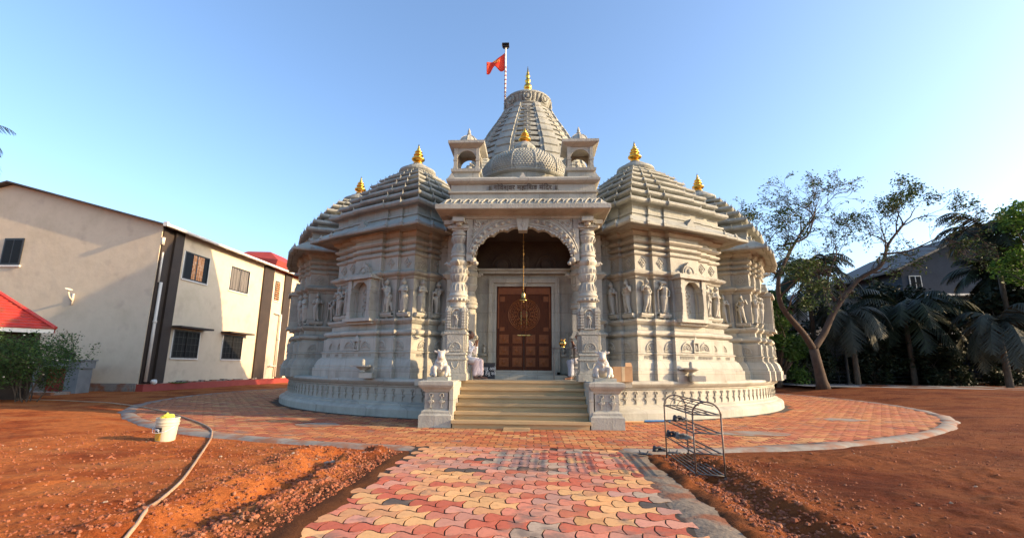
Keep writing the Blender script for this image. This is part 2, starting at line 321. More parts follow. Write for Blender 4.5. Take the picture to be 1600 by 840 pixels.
def paver_mat():
    m, nt, b = newmat('coloured cement pavers'); N = nt.nodes; L = nt.links
    at = N.new('ShaderNodeAttribute'); at.attribute_name = 'paver_colour'
    tc = N.new('ShaderNodeTexCoord')
    n = N.new('ShaderNodeTexNoise'); n.inputs['Scale'].default_value = 14; n.inputs['Detail'].default_value = 8; n.inputs['Roughness'].default_value = .7; L.new(tc.outputs['Object'], n.inputs['Vector'])
    r = ramp(nt, [(.3, (.60, .56, .54)), (.5, (1, 1, 1)), (.7, (1.0, .98, .94))]); L.new(n.outputs[0], r.inputs[0])
    mx = N.new('ShaderNodeMix'); mx.data_type = 'RGBA'; mx.blend_type = 'MULTIPLY'; mx.inputs[0].default_value = .8; L.new(at.outputs['Color'], mx.inputs[6]); L.new(r.outputs[0], mx.inputs[7])
    # dust from the red soil and grey cement smears
    n2 = N.new('ShaderNodeTexNoise'); n2.inputs['Scale'].default_value = 1.1; n2.inputs['Detail'].default_value = 7; n2.inputs['Roughness'].default_value = .65; L.new(tc.outputs['Object'], n2.inputs['Vector'])
    r2 = ramp(nt, [(.50, (0, 0, 0)), (.72, (.5, .5, .5))]); L.new(n2.outputs[0], r2.inputs[0])
    m2 = N.new('ShaderNodeMix'); m2.data_type = 'RGBA'; L.new(r2.outputs[0], m2.inputs[0]); L.new(mx.outputs[2], m2.inputs[6]); m2.inputs[7].default_value = (.52, .26, .14, 1)
    n3 = N.new('ShaderNodeTexNoise'); n3.inputs['Scale'].default_value = 2.6; n3.inputs['Detail'].default_value = 8; n3.inputs['Roughness'].default_value = .6
    mp = N.new('ShaderNodeMapping'); mp.inputs['Location'].default_value = (7, 3, 1); L.new(tc.outputs['Object'], mp.inputs[0]); L.new(mp.outputs[0], n3.inputs['Vector'])
    r3 = ramp(nt, [(.56, (0, 0, 0)), (.68, (.8, .8, .8))]); L.new(n3.outputs[0], r3.inputs[0])
    m3 = N.new('ShaderNodeMix'); m3.data_type = 'RGBA'; L.new(r3.outputs[0], m3.inputs[0]); L.new(m2.outputs[2], m3.inputs[6]); m3.inputs[7].default_value = (.17, .13, .105, 1)
    L.new(m3.outputs[2], b.inputs['Base Color']); b.inputs['Roughness'].default_value = .7; b.inputs['Specular IOR Level'].default_value = .25
    n4 = N.new('ShaderNodeTexNoise'); n4.inputs['Scale'].default_value = 60; n4.inputs['Detail'].default_value = 6; L.new(tc.outputs['Object'], n4.inputs['Vector'])
    bp = N.new('ShaderNodeBump'); bp.inputs['Strength'].default_value = .5; bp.inputs['Distance'].default_value = .006; L.new(n4.outputs[0], bp.inputs['Height']); L.new(bp.outputs[0], b.inputs['Normal'])
    return m
M['paver'] = paver_mat()
M['joint'] = noise_mat('dark joint sand', [(.016, .011, .008), (.035, .022, .015)], 8, .95)
M['road'] = noise_mat('grey dusty road', [(.16, .15, .15), (.25, .23, .22)], 1, .9, .3, 20)

# ---------------------------------------------------------------- ground, paving, path
CX, CY = 0.0, 24.0
PR = 15.3
def ground_z(X, Y):
    z = .38*sstep(X, 14.5, 20)*sstep(Y, 16, 24)
    return z
def ground():
    xs = np.concatenate([np.array([-900, -400, -200, -120, -80, -60, -50, -42]), np.arange(-36, -13, .6), np.arange(-13, -8, .16), np.arange(-8, 7.5, .05), np.arange(7.5, 14, .14), np.arange(14, 42, .6), np.array([46, 54, 70, 100, 150, 300, 900])])
    ys = np.concatenate([np.array([-600, -100, -30, -12, -5, -2, 0, 1.5, 2.5]), np.arange(3, 10, .05), np.arange(10, 19, .14), np.arange(19, 48, .7), np.array([50, 56, 66, 80, 110, 160, 300, 900])])
    X, Y = np.meshgrid(xs, ys)
    z = ground_z(X, Y)
    rough = fbm(X*.7, Y*.7, 3)*.07+fbm(X*4, Y*4, 4)*.045+np.maximum(0, vnoise(X*11, Y*11)-.55)*.05*sstep(fbm(X*.9+5, Y*.9, 3), -.12, .12)
    out = sstep(np.hypot(X-CX, Y-CY), PR+.15, PR+.9)                  # off the round paving
    pth = np.where(X < 0, sstep(-X+.5*fbm(X*1.3, Y*2.1, 3), 1.66, 1.84), sstep(X, 1.95, 2.25)); near = (Y < 8.7)
    out = np.where(Y < 9.6, out*np.where(Y < 8.6, pth, np.maximum(pth, 0)), out)
    out = np.minimum(out, sstep(np.hypot(X+19.6, Y-29)*0+np.abs(X), 0, .01))
    z = z+out*(rough+.015)
    nz = fbm(X*2.2, Y*2.2, 3)
    fr = (1-sstep(Y, 8.0, 8.9))
    # spoil ridge and trench along the left of the path, trench along the right of it
    n5 = .55+1.1*vnoise(X*1.7+3, Y*1.9); fr = fr*(.75+.5*vnoise(X*5, Y*5))
    z += fr*n5*(.085*np.exp(-((X+2.30+.5*nz)/.17)**2)-.085*np.exp(-((X+2.72+.6*nz)/.24)**2)+.07*np.exp(-((X+3.3+.9*nz)/.3)**2))+fr*.015*np.exp(-((X+1.80)/.12)**2)
    z += fr*(-.065*np.exp(-((X-2.62-.3*nz)/.2)**2)+.06*np.exp(-((X-3.0-.3*nz)/.2)**2))
    z += fr*np.exp(-((np.abs(X)-2.7)/.7)**2)*out*(fbm(X*8, Y*8, 4)*.10+np.maximum(0, vnoise(X*15+9, Y*15)-.6)*.09)
    z += (1-out)*(-.035)
    ny, nx = X.shape; mb = MB()
    me = bpy.data.meshes.new('ground'); v = np.stack([X, Y, z], -1).reshape(-1, 3)
    i = np.arange((ny-1)*(nx-1)); r = i//(nx-1); c = i % (nx-1); a = r*nx+c
    f = np.stack([a, a+1, a+nx+1, a+nx], -1)
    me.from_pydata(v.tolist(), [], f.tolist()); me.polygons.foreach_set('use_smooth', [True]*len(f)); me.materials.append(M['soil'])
    o = bpy.data.objects.new('ground', me); S.collection.objects.link(o); tag(o, kind='structure')
    return xs, ys, z
GXS, GYS, GZ = ground()
def gz(x, y):
    i = min(max(np.searchsorted(GXS, x)-1, 0), len(GXS)-2); j = min(max(np.searchsorted(GYS, y)-1, 0), len(GYS)-2)
    return float(GZ[j, i]+GZ[j+1, i+1]+GZ[j, i+1]+GZ[j+1, i])/4

def pavers():
    rnd = random.Random(3); w, d = .285, .205; g = .006; A = .042
    def disc_in(x, y):
        q = math.hypot(x-CX, y-CY); return 11.2 < q < PR-.10 and x*x+(y-11.6)**2 > 0 and not (abs(x) < 2.5 and y > 12.3) and y < 31
    def path_in(x, y): return abs(x) < 1.78 and -3 < y < 8.85
    cols = [(.62, .32, .135), (.66, .37, .165), (.58, .29, .14), (.48, .12, .07), (.55, .20, .13), (.52, .24, .17), (.44, .24, .185), (.38, .29, .215)]
    dcol = [(.50, .21, .075), (.42, .125, .05), (.46, .165, .06), (.38, .10, .045), (.50, .25, .10)]
    T = []
    K = 7
    top = [(-.5+i/K, A/d*math.sin(2*math.pi*i/K)) for i in range(K+1)]
    V = []; F = []; C = []
    r0 = int(-3/d)-1; r1 = int(31/d)+1
    for row in range(r0, r1):
        y = row*d; sh = (row % 2)*w/2; sg = 1
        xs = np.arange(-16.5, 16.5, w)
        for x in xs:
            x = x+sh; y = row*d; di = disc_in(x, y); pi = path_in(x, y) and not di
            th = -.045 if pi else 0.0
            if not (di or pi): continue
            # outline: top wave, right end, bottom wave, left end
            o = []
            for i in range(K+1):
                t = i/K; o.append((x-w/2+w*t, y+d/2+A*.9*math.cos(2*math.pi*t-.6)))
            e = [(.25, .6), (.5, 1), (.75, .6)]
            for t, k in e: o.append((x+w/2-A*.6*k, y+(d/2+A*.74)*(1-2*t)))
            for i in range(K+1):
                t = 1-i/K; o.append((x-w/2+w*t, y-d/2-A*.9*math.cos(2*math.pi*t-.6)))
            for t, k in e: o.append((x-w/2-A*.6*k, y-(d/2+A*.74)*(1-2*t)))
            if th: o = [(px_*math.cos(th)-(py_-6)*math.sin(th), px_*math.sin(th)+(py_-6)*math.cos(th)+6) for px_, py_ in o]
            n = len(o); cx = sum(p[0] for p in o)/n; cy = sum(p[1] for p in o)/n
            tx = rnd.uniform(-.012, .012); ty = rnd.uniform(-.012, .012); dz = rnd.uniform(-.002, .002)
            b = len(V); near = y < 8.95
            for k, zz in (((1-.085), -.03), ((1-.088), -.004), ((1-.105), 0.0)) if near else (((1-.02), -.02), ((1-.05), 0.0)):
                for p in o:
                    X = cx+(p[0]-cx)*(1-(1-k)*.5 if near else k); Y = cy+(p[1]-cy)*k; V.append((X, Y, zz+dz+(X-cx)*tx+(Y-cy)*ty))
            rr = 3 if near else 2
            for q in range(rr-1):
                for i in range(n): j = (i+1) % n; F.append((b+q*n+j, b+q*n+i, b+(q+1)*n+i, b+(q+1)*n+j))
            F.append(tuple(b+(rr-1)*n+i for i in reversed(range(n))))
            nf = (rr-1)*n+1
            if near:
                band = vnoise(np.array(x*1.6+y*1.1+40), np.array(y*1.3-x*.4+9)); q = float(band)-.06+rnd.uniform(-.24, .24)
                c = cols[min(len(cols)-1, max(0, int(q*len(cols))))]
                if rnd.random() < .018: c = (.09, .075, .065)
            else:
                band = float(vnoise(np.array(x*.5+y*1.7), np.array(y*.8)))+rnd.uniform(-.25, .25); c = dcol[min(4, max(0, int(band*5)))]
            k = rnd.uniform(.86, 1.12); C += [(.035, .022, .015, 1)]*((rr-2 if near else rr-1)*n)+([(c[0]*k*.6, c[1]*k*.55, c[2]*k*.5, 1)]*n if near else [])+[(c[0]*k, c[1]*k, c[2]*k, 1)]
    me = bpy.data.meshes.new('paving'); me.from_pydata(V, [], F); me.materials.append(M['paver'])
    a = me.attributes.new('paver_colour', 'FLOAT_COLOR', 'FACE'); a.data.foreach_set('color', np.array(C, dtype=np.float32).ravel())
    o = bpy.data.objects.new('paving', me); S.collection.objects.link(o); tag(o, kind='structure')
    # joint bed sheet
    mb = MB(); n = 96
    ring = [(CX+(PR-.12)*math.cos(2*math.pi*i/n), CY+(PR-.12)*math.sin(2*math.pi*i/n), -.007) for i in range(n)]; mb.add(ring, [tuple(range(n))])
    mb.add([(-1.80, -3.2, -.010), (1.98, -3.2, -.010), (1.98, 9.3, -.010), (-1.80, 9.3, -.010)], [(0, 1, 2, 3)])
    tag(build('paving_bed', mb, M['joint']), kind='structure')
    # broken concrete edging of the round paving, and the haunch along the right of the path
    mb = MB(); n = 420; rg = []
    for i in range(n+1):
        a = math.pi*(1.0)+math.pi*i/n
        a = math.pi*.85+math.pi*1.3*i/n
        k = float(fbm(np.array(i*.22), np.array(3.1), 4)); w2 = .05+.34*max(0, k+.12); x = lambda r: CX+r*math.cos(a); yy = lambda r: CY+r*math.sin(a)
        h = .006+.012*float(vnoise(np.array(i*.5), np.array(8.)))
        if abs(x(PR)) < 1.9 and yy(PR) < 12: h = -.03
        rg.append([(x(PR-.16), yy(PR-.16), -.012), (x(PR-.11-.2*k), yy(PR-.11-.2*k), h), (x(PR+w2*.5), yy(PR+w2*.5), h+.006), (x(PR+w2+.1), yy(PR+w2+.1), -.01+h*.3), (x(PR+w2+.2), yy(PR+w2+.2), -.08)])
    mb.rings(rg, cap=False, closed=False)
    for sx, x1 in ((1, 2.16),):
        rg = []
        for i in range(220):
            y = 8.9-12*i/219; k = float(fbm(np.array(y*1.3), np.array(6.+sx), 4)); w2 = x1+.25*k; k2 = float(fbm(np.array(y*3.3), np.array(16.+sx), 4))
            rg.append([(sx*(1.72+.1*k2), y, -.01), (sx*(1.84+.1*k2), y, .008+.012*k2), (sx*(w2-.06), y, .0), (sx*w2, y, -.03), (sx*(w2+.12), y, -.11)])
        mb.rings(rg, cap=False, closed=False, mi=1)
    tag(build('paving_edge', mb, [M['concrete'], M['dirtcon']], smooth=True), kind='structure')
    mb = MB(); rnd = random.Random(9)
    for x, y, a, b in ((5.2, 11.3, .85, .45), (9.2, 14.6, .6, .42), (-4.9, 11.75, .55, .4)):
        pts = [(x+a*math.cos(2*math.pi*i/18)*rnd.uniform(.85, 1.1), y+b*math.sin(2*math.pi*i/18)*rnd.uniform(.85, 1.1), .006) for i in range(18)]; mb.add(pts, [tuple(range(18))])
    tag(build('concrete_patch', mb, M['concrete']), kind='structure')
    mb = MB(); mb.add([(17, 30, .40), (60, 21, .40), (60, 27, .40), (17, 38, .40)], [(0, 1, 2, 3)])
    tag(build('road', mb, M['road']), kind='structure')
pavers()

def gravel():
    rnd = random.Random(11); mb = MB()
    def st(x, y, r):
        z = gz(x, y); n = 5; a0 = rnd.random()*6; rg = []
        sx, sy = rnd.uniform(.7, 1.4), rnd.uniform(.7, 1.3)
        for q, h in ((.7, -.4), (1, .1), (.55, .75)):
            rg.append([(x+r*q*sx*math.cos(a0+6.283*i/n)*rnd.uniform(.75, 1.2), y+r*q*sy*math.sin(a0+6.283*i/n)*rnd.uniform(.75, 1.2), z+r*h*rnd.uniform(.7, 1.1)) for i in range(n)])
        mb.rings(rg)
    for i in range(13000):
        t = rnd.random()
        if t < .42: x = -1.9-abs(rnd.gauss(0, 1.1)); y = rnd.uniform(3.3, 8.4)
        elif t < .62: x = 2.3+abs(rnd.gauss(0, .7)); y = rnd.uniform(3.3, 8.0)
        elif t < .85: x = rnd.uniform(-9, -2); y = rnd.uniform(3.5, 10)
        else: x = rnd.uniform(2.3, 13); y = rnd.uniform(3.5, 14)
        if math.hypot(x-CX, y-CY) < PR+.3 or (abs(x) < 2.1 and x > 0) or x > -1.9 and x < 0: continue
        r = min(.04, .006+abs(rnd.gauss(0, .0085)))
        if abs(abs(x)-2.5) < .35: r *= 1.25
        st(x, y, r)
    tag(build('gravel', mb, M['stones'], fix=False), 'red brown laterite stones and clods strewn over the soil', 'gravel', kind='stuff')
    mb = MB(); mb2 = mb
    for i in range(34):
        x = rnd.uniform(-9, -2.4) if rnd.random() < .6 else rnd.uniform(2.6, 11); y = rnd.uniform(4, 12)
        if math.hypot(x-CX, y-CY) < PR+.2: continue
        st(x, y, rnd.uniform(.01, .024))
    for i in range(9): st(-2.6+rnd.gauss(0, .35), 7.6+rnd.gauss(0, .4), rnd.uniform(.02, .05))
    tag(build('rubble', mb, M['palechip'], fix=False), 'pale chips of stone and plaster strewn over the red soil', 'rubble', kind='stuff')
gravel()

# ---------------------------------------------------------------- temple
temple = tag(empty('temple', (CX, CY, 0)), 'large pale carved sandstone temple with ringed shrine towers, curved spire and golden finials', 'temple')
KALASH = [(.16, 0), (.20, .02), (.20, .05), (.10, .08), (.12, .11), (.24, .17), (.29, .23), (.27, .29), (.16, .36), (.10, .39), (.20, .42), (.21, .46), (.09, .50), (.15, .55), (.17, .59), (.13, .64), (.05, .68), (.085, .72), (.08, .75), (.035, .78), (.045, .84), (.008, 1.0)]
def kalash(mb, x, y, z, h, rs=1.0, n=20): mb.lathe([(r*h*rs, z+q*h) for r, q in KALASH], n, (x, y)); return mb

# podium
mb = MB()
prof = [(r-.52, z) for r, z in [(11.50, -.06), (11.50, .20), (11.46, .25), (11.32, .30), (11.32, .34), (11.26, .37), (11.20, .40), (11.20, .80), (11.24, .82), (11.24, .85), (11.34, .90), (11.38, .97), (11.36, 1.03), (11.30, 1.05)]]
mb.lathe(prof, 160, (CX, CY))
pod = build('podium', mb, M['stonepod'], temple, smooth='auto')
mb = MB()
def cross_orn(mb, m):
    b = len(mb.v)
    mb.box(-.011, .011, -.028, .0, .44, .70); mb.box(-.055, .055, -.036, 0, .545, .585); mb.box(-.03, .03, -.042, 0, .53, .605)
    mb.ell((-.055, -.02, .575), (.026, .022, .026), 6, 4); mb.ell((.055, -.02, .575), (.026, .022, .026), 6, 4)
    pts = [(.045*math.cos(R(a)), -.018, .715+.045*math.sin(R(a))) for a in range(-60, 215, 30)]; mb.tube(pts, .014, 5)
    mb.box(-.02, .02, -.03, 0, .425, .45); mb.xf(b, m)
cross_orn(mb, Matrix.Identity(4)); _o = build('relief_ornament', mb, M['stonepod'], None); CROSS = _o.data; bpy.data.objects.remove(_o)
for i in range(-56, 57):
    a = R(-90+i*1.72)
    if abs(i) < 7: continue
    inst(CROSS, 'relief_ornament', pod, (10.68*math.cos(a), 10.68*math.sin(a), 0), a+math.pi/2)

# landing and steps (six yellow stone treads)
mb = MB()
RS = .175
for k in range(1, 6):
    y0 = 11.42+(k-1)*.29
    mb.box(-1.60, 1.60, y0+.075, y0+.45, -.02 if k == 1 else RS*(k-1)-.07, RS*k-.06); mb.box(-1.62, 1.62, y0, y0+.46, RS*k-.062, RS*k)
mb.box(-1.62, 1.62, 12.91, 13.2, RS*4.6, RS*6-.062); mb.box(-1.68, 1.68, 12.87, 13.3, RS*6-.06, RS*6+.002)
steps = build('steps', mb, M['step'], temple)
mb = MB(); mb.box(-2.9, 2.9, 12.98, 15.4, .9, 1.048); mb.box(-1.3, 1.3, 14.45, 15.15, 1.046, 1.17)
mb.box(-1.02, 1.02, 14.86, 15.2, 1.168, 1.30); mb.box(-.35, .35, 14.76, 14.9, 1.168, 1.26, top=.8)
build('porch_floor', mb, M['stone'], temple)

def rectloft(mb, x0, x1, y0, y1, prof, mi=0):
    rg = [[(x0-o, y0-o, z), (x1+o, y0-o, z), (x1+o, y1+o, z), (x0-o, y1+o, z)] for o, z in prof]; return mb.rings(rg, mi=mi)
# pedestals flanking the steps, with their sloping string walls behind
for sx in (-1, 1):
    mb = MB(); xa, xb = sorted((sx*1.74, sx*2.30))
    rectloft(mb, xa, xb, 11.62, 12.05, [(.11, -.06), (.11, .27), (.06, .31), (.06, .36), (.02, .39), (0, .41), (0, .80), (.03, .82), (.05, .86), (.11, .92), (.14, .97), (.14, 1.05), (.08, 1.07), (.02, 1.07), (.0, 1.075)])
    rectloft(mb, xa, xb, 12.1, 13.0, [(-.02, -.06), (-.02, .84), (.06, .94), (.09, 1.06)])
    mb.obox((sx*1.66, 12.2, .55), (.05, 0, 0), (0, .62, 0), (0, 0, .48))
    mb.box(xa+.02, xb-.02, 11.68, 12.08, 1.075, 1.155)
    p = build('step_pedestal', mb, M['stonepod'], temple)
    for dx in (-.13, .13): inst(CROSS, 'relief_ornament', p, Vector((sx*2.02+dx, 11.62, .02))-wpos(p))
    for dy in (.12, .30): inst(CROSS, 'relief_ornament', p, Vector((sx*2.02+.282, 11.62+dy, .02))-wpos(p), R(90))

# ---- figures in relief
def figure_mesh(kind, nm):
    mb = MB(); rnd = random.Random(kind); sw = [.05, -.03, .06, 0][kind % 4]
    hip = Vector((sw, -.05, .50)); ch = Vector((-sw*.5, -.06, .74)); hd = Vector((sw*.2, -.07, .92))
    f1 = Vector((-.05-sw*.6, -.04, .03)); f2 = Vector((.06-sw*.3, -.05, .03))
    for f, s in ((f1, -1), (f2, 1)):
        kn = (f+hip)/2+Vector((s*.015, -.02, .0)); mb.cap(hip+Vector((s*.04, 0, 0)), kn, .068, .048); mb.cap(kn, f, .046, .034); mb.cap(f, f+Vector((s*.01, -.06, -.01)), .03, .022)
    if kind % 2: mb.cap(hip+Vector((0, .01, -.02)), Vector((sw*.3, -.0, .12)), .095, .085)   # robe
    if kind == 2:
        for k in range(4): mb.cap((.05+.03*k, -.02, .42-.09*k), (.12+.02*k, -.02, .30-.07*k), .02, .03)
    mb.cap(hip, ch, .075, .085); mb.cap(ch+Vector((-.09, 0, .045)), ch+Vector((.09, 0, .045)), .04, .04)
    if kind in (0, 2): mb.ell(ch+Vector((-.04, -.075, 0)), (.035, .03, .035)); mb.ell(ch+Vector((.04, -.075, 0)), (.035, .03, .035))
    mb.cap(ch+Vector((0, 0, .08)), hd, .032, .03); mb.ell(hd, (.055, .06, .068)); mb.ell(hd+Vector((0, -.055, -.01)), (.012, .02, .018))
    if kind == 3: mb.ell(hd+Vector((.06, .02, .02)), (.06, .04, .06))
    else: mb.cap(hd+Vector((0, 0, .05)), hd+Vector((0, 0, .12)), .045, .015)
    A = [[(-.1, .79, -.17, .66, -.12, .80), (.1, .79, .16, .64, .06, .56)], [(-.1, .79, -.15, .65, -.02, .68), (.1, .79, .16, .66, .04, .7)],
         [(-.1, .79, -.17, .9, -.13, 1.03), (.1, .79, .14, .62, .10, .48)], [(-.1, .79, -.18, .66, -.1, .52), (.1, .79, .2, .72, .16, .86)]][kind % 4]
    for a in A:
        mb.cap((a[0]-sw*.5, -.06, a[1]), (a[2], -.08, a[3]), .033, .028); mb.cap((a[2], -.08, a[3]), (a[4], -.12, a[5]), .027, .02); mb.ell((a[4], -.12, a[5]), (.028, .025, .03))
    if kind != 2: mb.cap((.19, -.03, .05), (.18, -.03, .70), .018, .022)
    o = build(nm, mb, M['stone'], remesh=.013); me = o.data; bpy.data.objects.remove(o); return me
FIG = [figure_mesh(k, 'carved_figure') for k in range(4)]

# ---- shrine tower, local coords: x tangent, -y outward, origin at its axis on the ground
HB, B1, B2, P1, P2 = 1.90, 1.27, .64, .14, .30
def plan(p1=P1, p2=P2):
    q = [(HB, HB), (B1, HB), (B1, HB+p1), (B2, HB+p1), (B2, HB+p2)]
    q = q+[(-x, y) for x, y in reversed(q)]              # one full side, right to left
    pts = []
    for k in range(4):
        for x, y in q[:-1]:
            a = k*math.pi/2; pts.append((x*math.cos(a)-y*math.sin(a), x*math.sin(a)+y*math.cos(a)))
    return pts
PL = plan(); PR_ = plan(.07, .13)
def offs(pl, o):
    n = len(pl); out = []
    for i in range(n):
        a, b, c = pl[i-1], pl[i], pl[(i+1) % n]
        def nr(p, q): L = math.hypot(q[0]-p[0], q[1]-p[1]); return ((q[1]-p[1])/L, -(q[0]-p[0])/L)
        n1, n2 = nr(a, b), nr(b, c); d = 1+n1[0]*n2[0]+n1[1]*n2[1]
        out.append((b[0]+o*(n1[0]+n2[0])/d, b[1]+o*(n1[1]+n2[1])/d))
    return out
def convex(pl):
    n = len(pl); r = []
    for i in range(n):
        a, b, c = pl[i-1], pl[i], pl[(i+1) % n]
        if (b[0]-a[0])*(c[1]-b[1])-(b[1]-a[1])*(c[0]-b[0]) > 0: r.append(b)
    return r
WALL = [(.44, 1.0), (.44, 1.33), (.40, 1.35), (.40, 1.41), (.32, 1.60), (.28, 1.61), (.28, 1.645), (.24, 1.65), (.24, 1.79), (.27, 1.80), (.27, 1.83), (.22, 1.85), (.22, 2.24), (.16, 2.26), (.12, 2.31), (.17, 2.33), (.23, 2.37), (.24, 2.42), (.20, 2.48), (.12, 2.50), (.05, 2.53),
        (.05, 2.66), (.11, 2.70), (.17, 2.77), (.17, 2.83), (.06, 2.85), (0, 2.87), (0, 4.08), (.04, 4.10), (.06, 4.15), (.17, 4.21), (.20, 4.27), (.10, 4.33), (.03, 4.36), (0, 4.38), (0, 4.81), (.06, 4.84), (.08, 4.88), (.06, 4.93), (-.02, 4.95), (-.02, 4.99), (.05, 5.01), (.10, 5.05), (.08, 5.11), (0, 5.13),
        (0, 5.18), (.07, 5.20), (.13, 5.25), (.13, 5.30), (.04, 5.33), (.03, 5.43), (.10, 5.46), (.18, 5.53), (.18, 5.58), (.22, 5.60)]
def tower_parts():
    mb = MB(); mb.rings([[(x, y, z) for x, y in offs(PL, o)] for o, z in WALL])
    body = build('shrine_tower', mb, M['stone'], None)
    # roof
    mb = MB(); ev = [(.20, 5.59), (.32, 5.64), (.76, 5.55), (.79, 5.57), (.79, 5.64), (.75, 5.66), (.70, 5.67), (.48, 5.86), (.34, 5.95), (.22, 6.0), (.20, 6.06), (.24, 6.08), (.24, 6.14), (.10, 6.18), (.10, 6.38), (.14, 6.42)]
    base = (HB+.2)/HB
    rg = [[(x, y, z) for x, y in offs(PR_, o)] for o, z in ev]
    tiers = [(.31, 6.43, .19), (.08, 6.80, .18), (-.18, 7.16, .17), (-.44, 7.49, .16), (-.69, 7.79, .15), (-.92, 8.06, .13), (-1.16, 8.28, .10)]
    spikes = []
    for i, (o, z, h) in enumerate(tiers):
        for do, dz in ((-.14, -.02), (.01, .02), (.06, .25), (.07, .5), (.05, .72), (-.0, .9), (-.10, .98)):
            s = (HB+o+do)/HB; rg.append([(x*s, y*s, z+h*dz+(.0)) for x, y in PR_])
        nx = tiers[i+1] if i+1 < len(tiers) else (-1.32, 8.40, 0); s = (HB+nx[0]-.15)/HB
        rg.append([(x*s, y*s, z+h+.012) for x, y in PR_]); spikes.append(((HB+o)/HB, z+h*.55, h))
    mb.rings(rg)
    cv = convex(PR_)
    for s, z, h in spikes:
        for x, y in cv:
            if s < .7 and abs(abs(x)-B2) < .01 and False: continue
            r = .034*(.6+.4*s); L = math.hypot(x, y); ux, uy = x/L, y/L; X, Y = x*s+ux*.0, y*s+uy*.0
            mb.add([(X-r*.8, Y-r*.8, z), (X+r*.8, Y-r*.8, z), (X+r*.8, Y+r*.8, z), (X-r*.8, Y+r*.8, z), (X+ux*.06, Y+uy*.06, z+h*.85)], [(0, 1, 4), (1, 2, 4), (2, 3, 4), (3, 0, 4), (3, 2, 1, 0)])
    for x, y in convex(offs(PR_, .74)):
        L = math.hypot(x, y); r = .06; mb.add([(x-r, y-r, 5.65), (x+r, y-r, 5.65), (x+r, y+r, 5.65), (x-r, y+r, 5.65), (x, y, 5.80)], [(0, 1, 4), (1, 2, 4), (2, 3, 4), (3, 0, 4), (3, 2, 1, 0)])
    for k in range(4):                        # small gable ornament on the middle of each eave
        b = len(mb.v); mb.extr([(-.22, 5.74), (.22, 5.74), (.16, 5.86), (.08, 5.93), (0, 6.04), (-.08, 5.93), (-.16, 5.86)], -(HB+.13+.58), -(HB+.13+.3)); mb.xf(b, Matrix.Rotation(k*math.pi/2, 4, 'Z'))
    mb.lathe([(.50, 8.36), (.52, 8.44), (.68, 8.47), (.74, 8.54), (.72, 8.62), (.60, 8.69), (.46, 8.71), (.42, 8.80), (.28, 8.86), (.20, 8.88), (.22, 8.92), (.14, 8.95)], 28)
    roof = build('roof', mb, M['stoneroof'], body, local=True)
    fin = build('finial', kalash(MB(), 0, 0, 8.93, .84, 1.12), M['gold'], body, smooth=True, local=True)
    # niche with pillars on the outward face and plain ones beside
    mb = MB(); yb = -(HB+P2)
    for sx in (-1, 1):
        x = sx*.47
        for z0, z1, w in ((2.86, 2.98, .11), (2.98, 3.14, .085), (3.14, 3.66, .065), (3.66, 3.74, .09), (3.74, 3.82, .075), (3.82, 3.9, .10), (3.9, 4.10, .085)): mb.box(x-w, x+w, yb-.32, yb+.01, z0, z1)
        mb.box(sx*.38-.03, sx*.38+.03, yb-.1, yb, 2.86, 4.0)
    out = []; NN = 18
    for i in range(NN+1):
        a = math.pi*i/NN; r = 1+.06*abs(math.sin(a*4)); out.append((.36*math.cos(a)*r, 3.70+.30*math.sin(a)*r*1.05))
    for i in range(NN):
        (xa, za), (xb, zb) = out[i], out[i+1]
        mb.add([(xa, yb-.27, za), (xb, yb-.27, zb), (xb, yb-.27, 4.10), (xa, yb-.27, 4.10), (xa, yb-.06, za), (xb, yb-.06, zb), (xb, yb-.06, 4.10), (xa, yb-.06, 4.10)], [(0, 1, 2, 3), (4, 7, 6, 5), (0, 4, 5, 1), (1, 5, 6, 2), (3, 2, 6, 7), (0, 3, 7, 4)])
    mb.box(-.66, .66, yb-.38, yb+.01, 2.76, 2.86); mb.box(-.60, .60, yb-.24, yb, 2.68, 2.758)
    mb.box(-.66, .66, yb-.41, yb+.01, 4.10, 4.19); mb.box(-.60, .60, yb-.34, yb, 4.192, 4.25)
    mb.extr([(-.30, 4.25), (.30, 4.25), (.27, 4.40), (.20, 4.52), (.1, 4.58), (0, 4.68), (-.1, 4.58), (-.2, 4.52), (-.27, 4.40)], yb-.17, yb)
    mb.tube([(.2*math.cos(R(a)), yb-.18, 4.33+.2*math.sin(R(a))) for a in range(0, 181, 18)], .02, 5)
    for sx in (-1, 1): mb.ell((sx*.42, yb-.06, 4.31), (.12, .07, .07), 8, 6); mb.ell((sx*.55, yb-.06, 4.28), (.06, .06, .05), 8, 6)
    mb.ell((0, yb-.18, 4.38), (.09, .05, .09), 8, 6)
    niche = build('niche', mb, M['stone'], body, local=True)
    mb = MB()                                   # scroll carving inside
    for k in range(7):
        z = 3.0+.12*k; s = 1 if k % 2 else -1; mb.tube([(.05*s+.07*math.cos(R(a))*s, yb-.015, z+.07*math.sin(R(a))) for a in range(-120, 200, 32)], .016, 5)
    build('scroll_carving', mb, M['stone'], body, local=True)
    # friezes: diamonds above, round arches and running scroll below, figure shelves
    figs = []
    dm = MB()
    for a, c in ((0, 1), (1, 0), (0, -1), (-1, 0)): dm.ell((a*.062, -.006, c*.062), (.042, .032, .042), 7, 4)
    dm.tube([(0, -.006, .165), (.165, -.006, 0), (0, -.006, -.165), (-.165, -.006, 0), (0, -.006, .165)], .018, 4, cap=False); dm.ell((0, 0, 0), (.026, .04, .026), 6, 4)
    ar = MB()
    for rr, t in ((.20, .030), (.135, .018)): ar.tube([(rr*math.cos(R(a)), -.008, rr*1.08*math.sin(R(a))) for a in range(0, 181, 15)], t, 5)
    for a in (35, 90, 145): ar.ell((.078*math.cos(R(a)), -.004, .085*math.sin(R(a))), (.034, .034, .044), 6, 4)
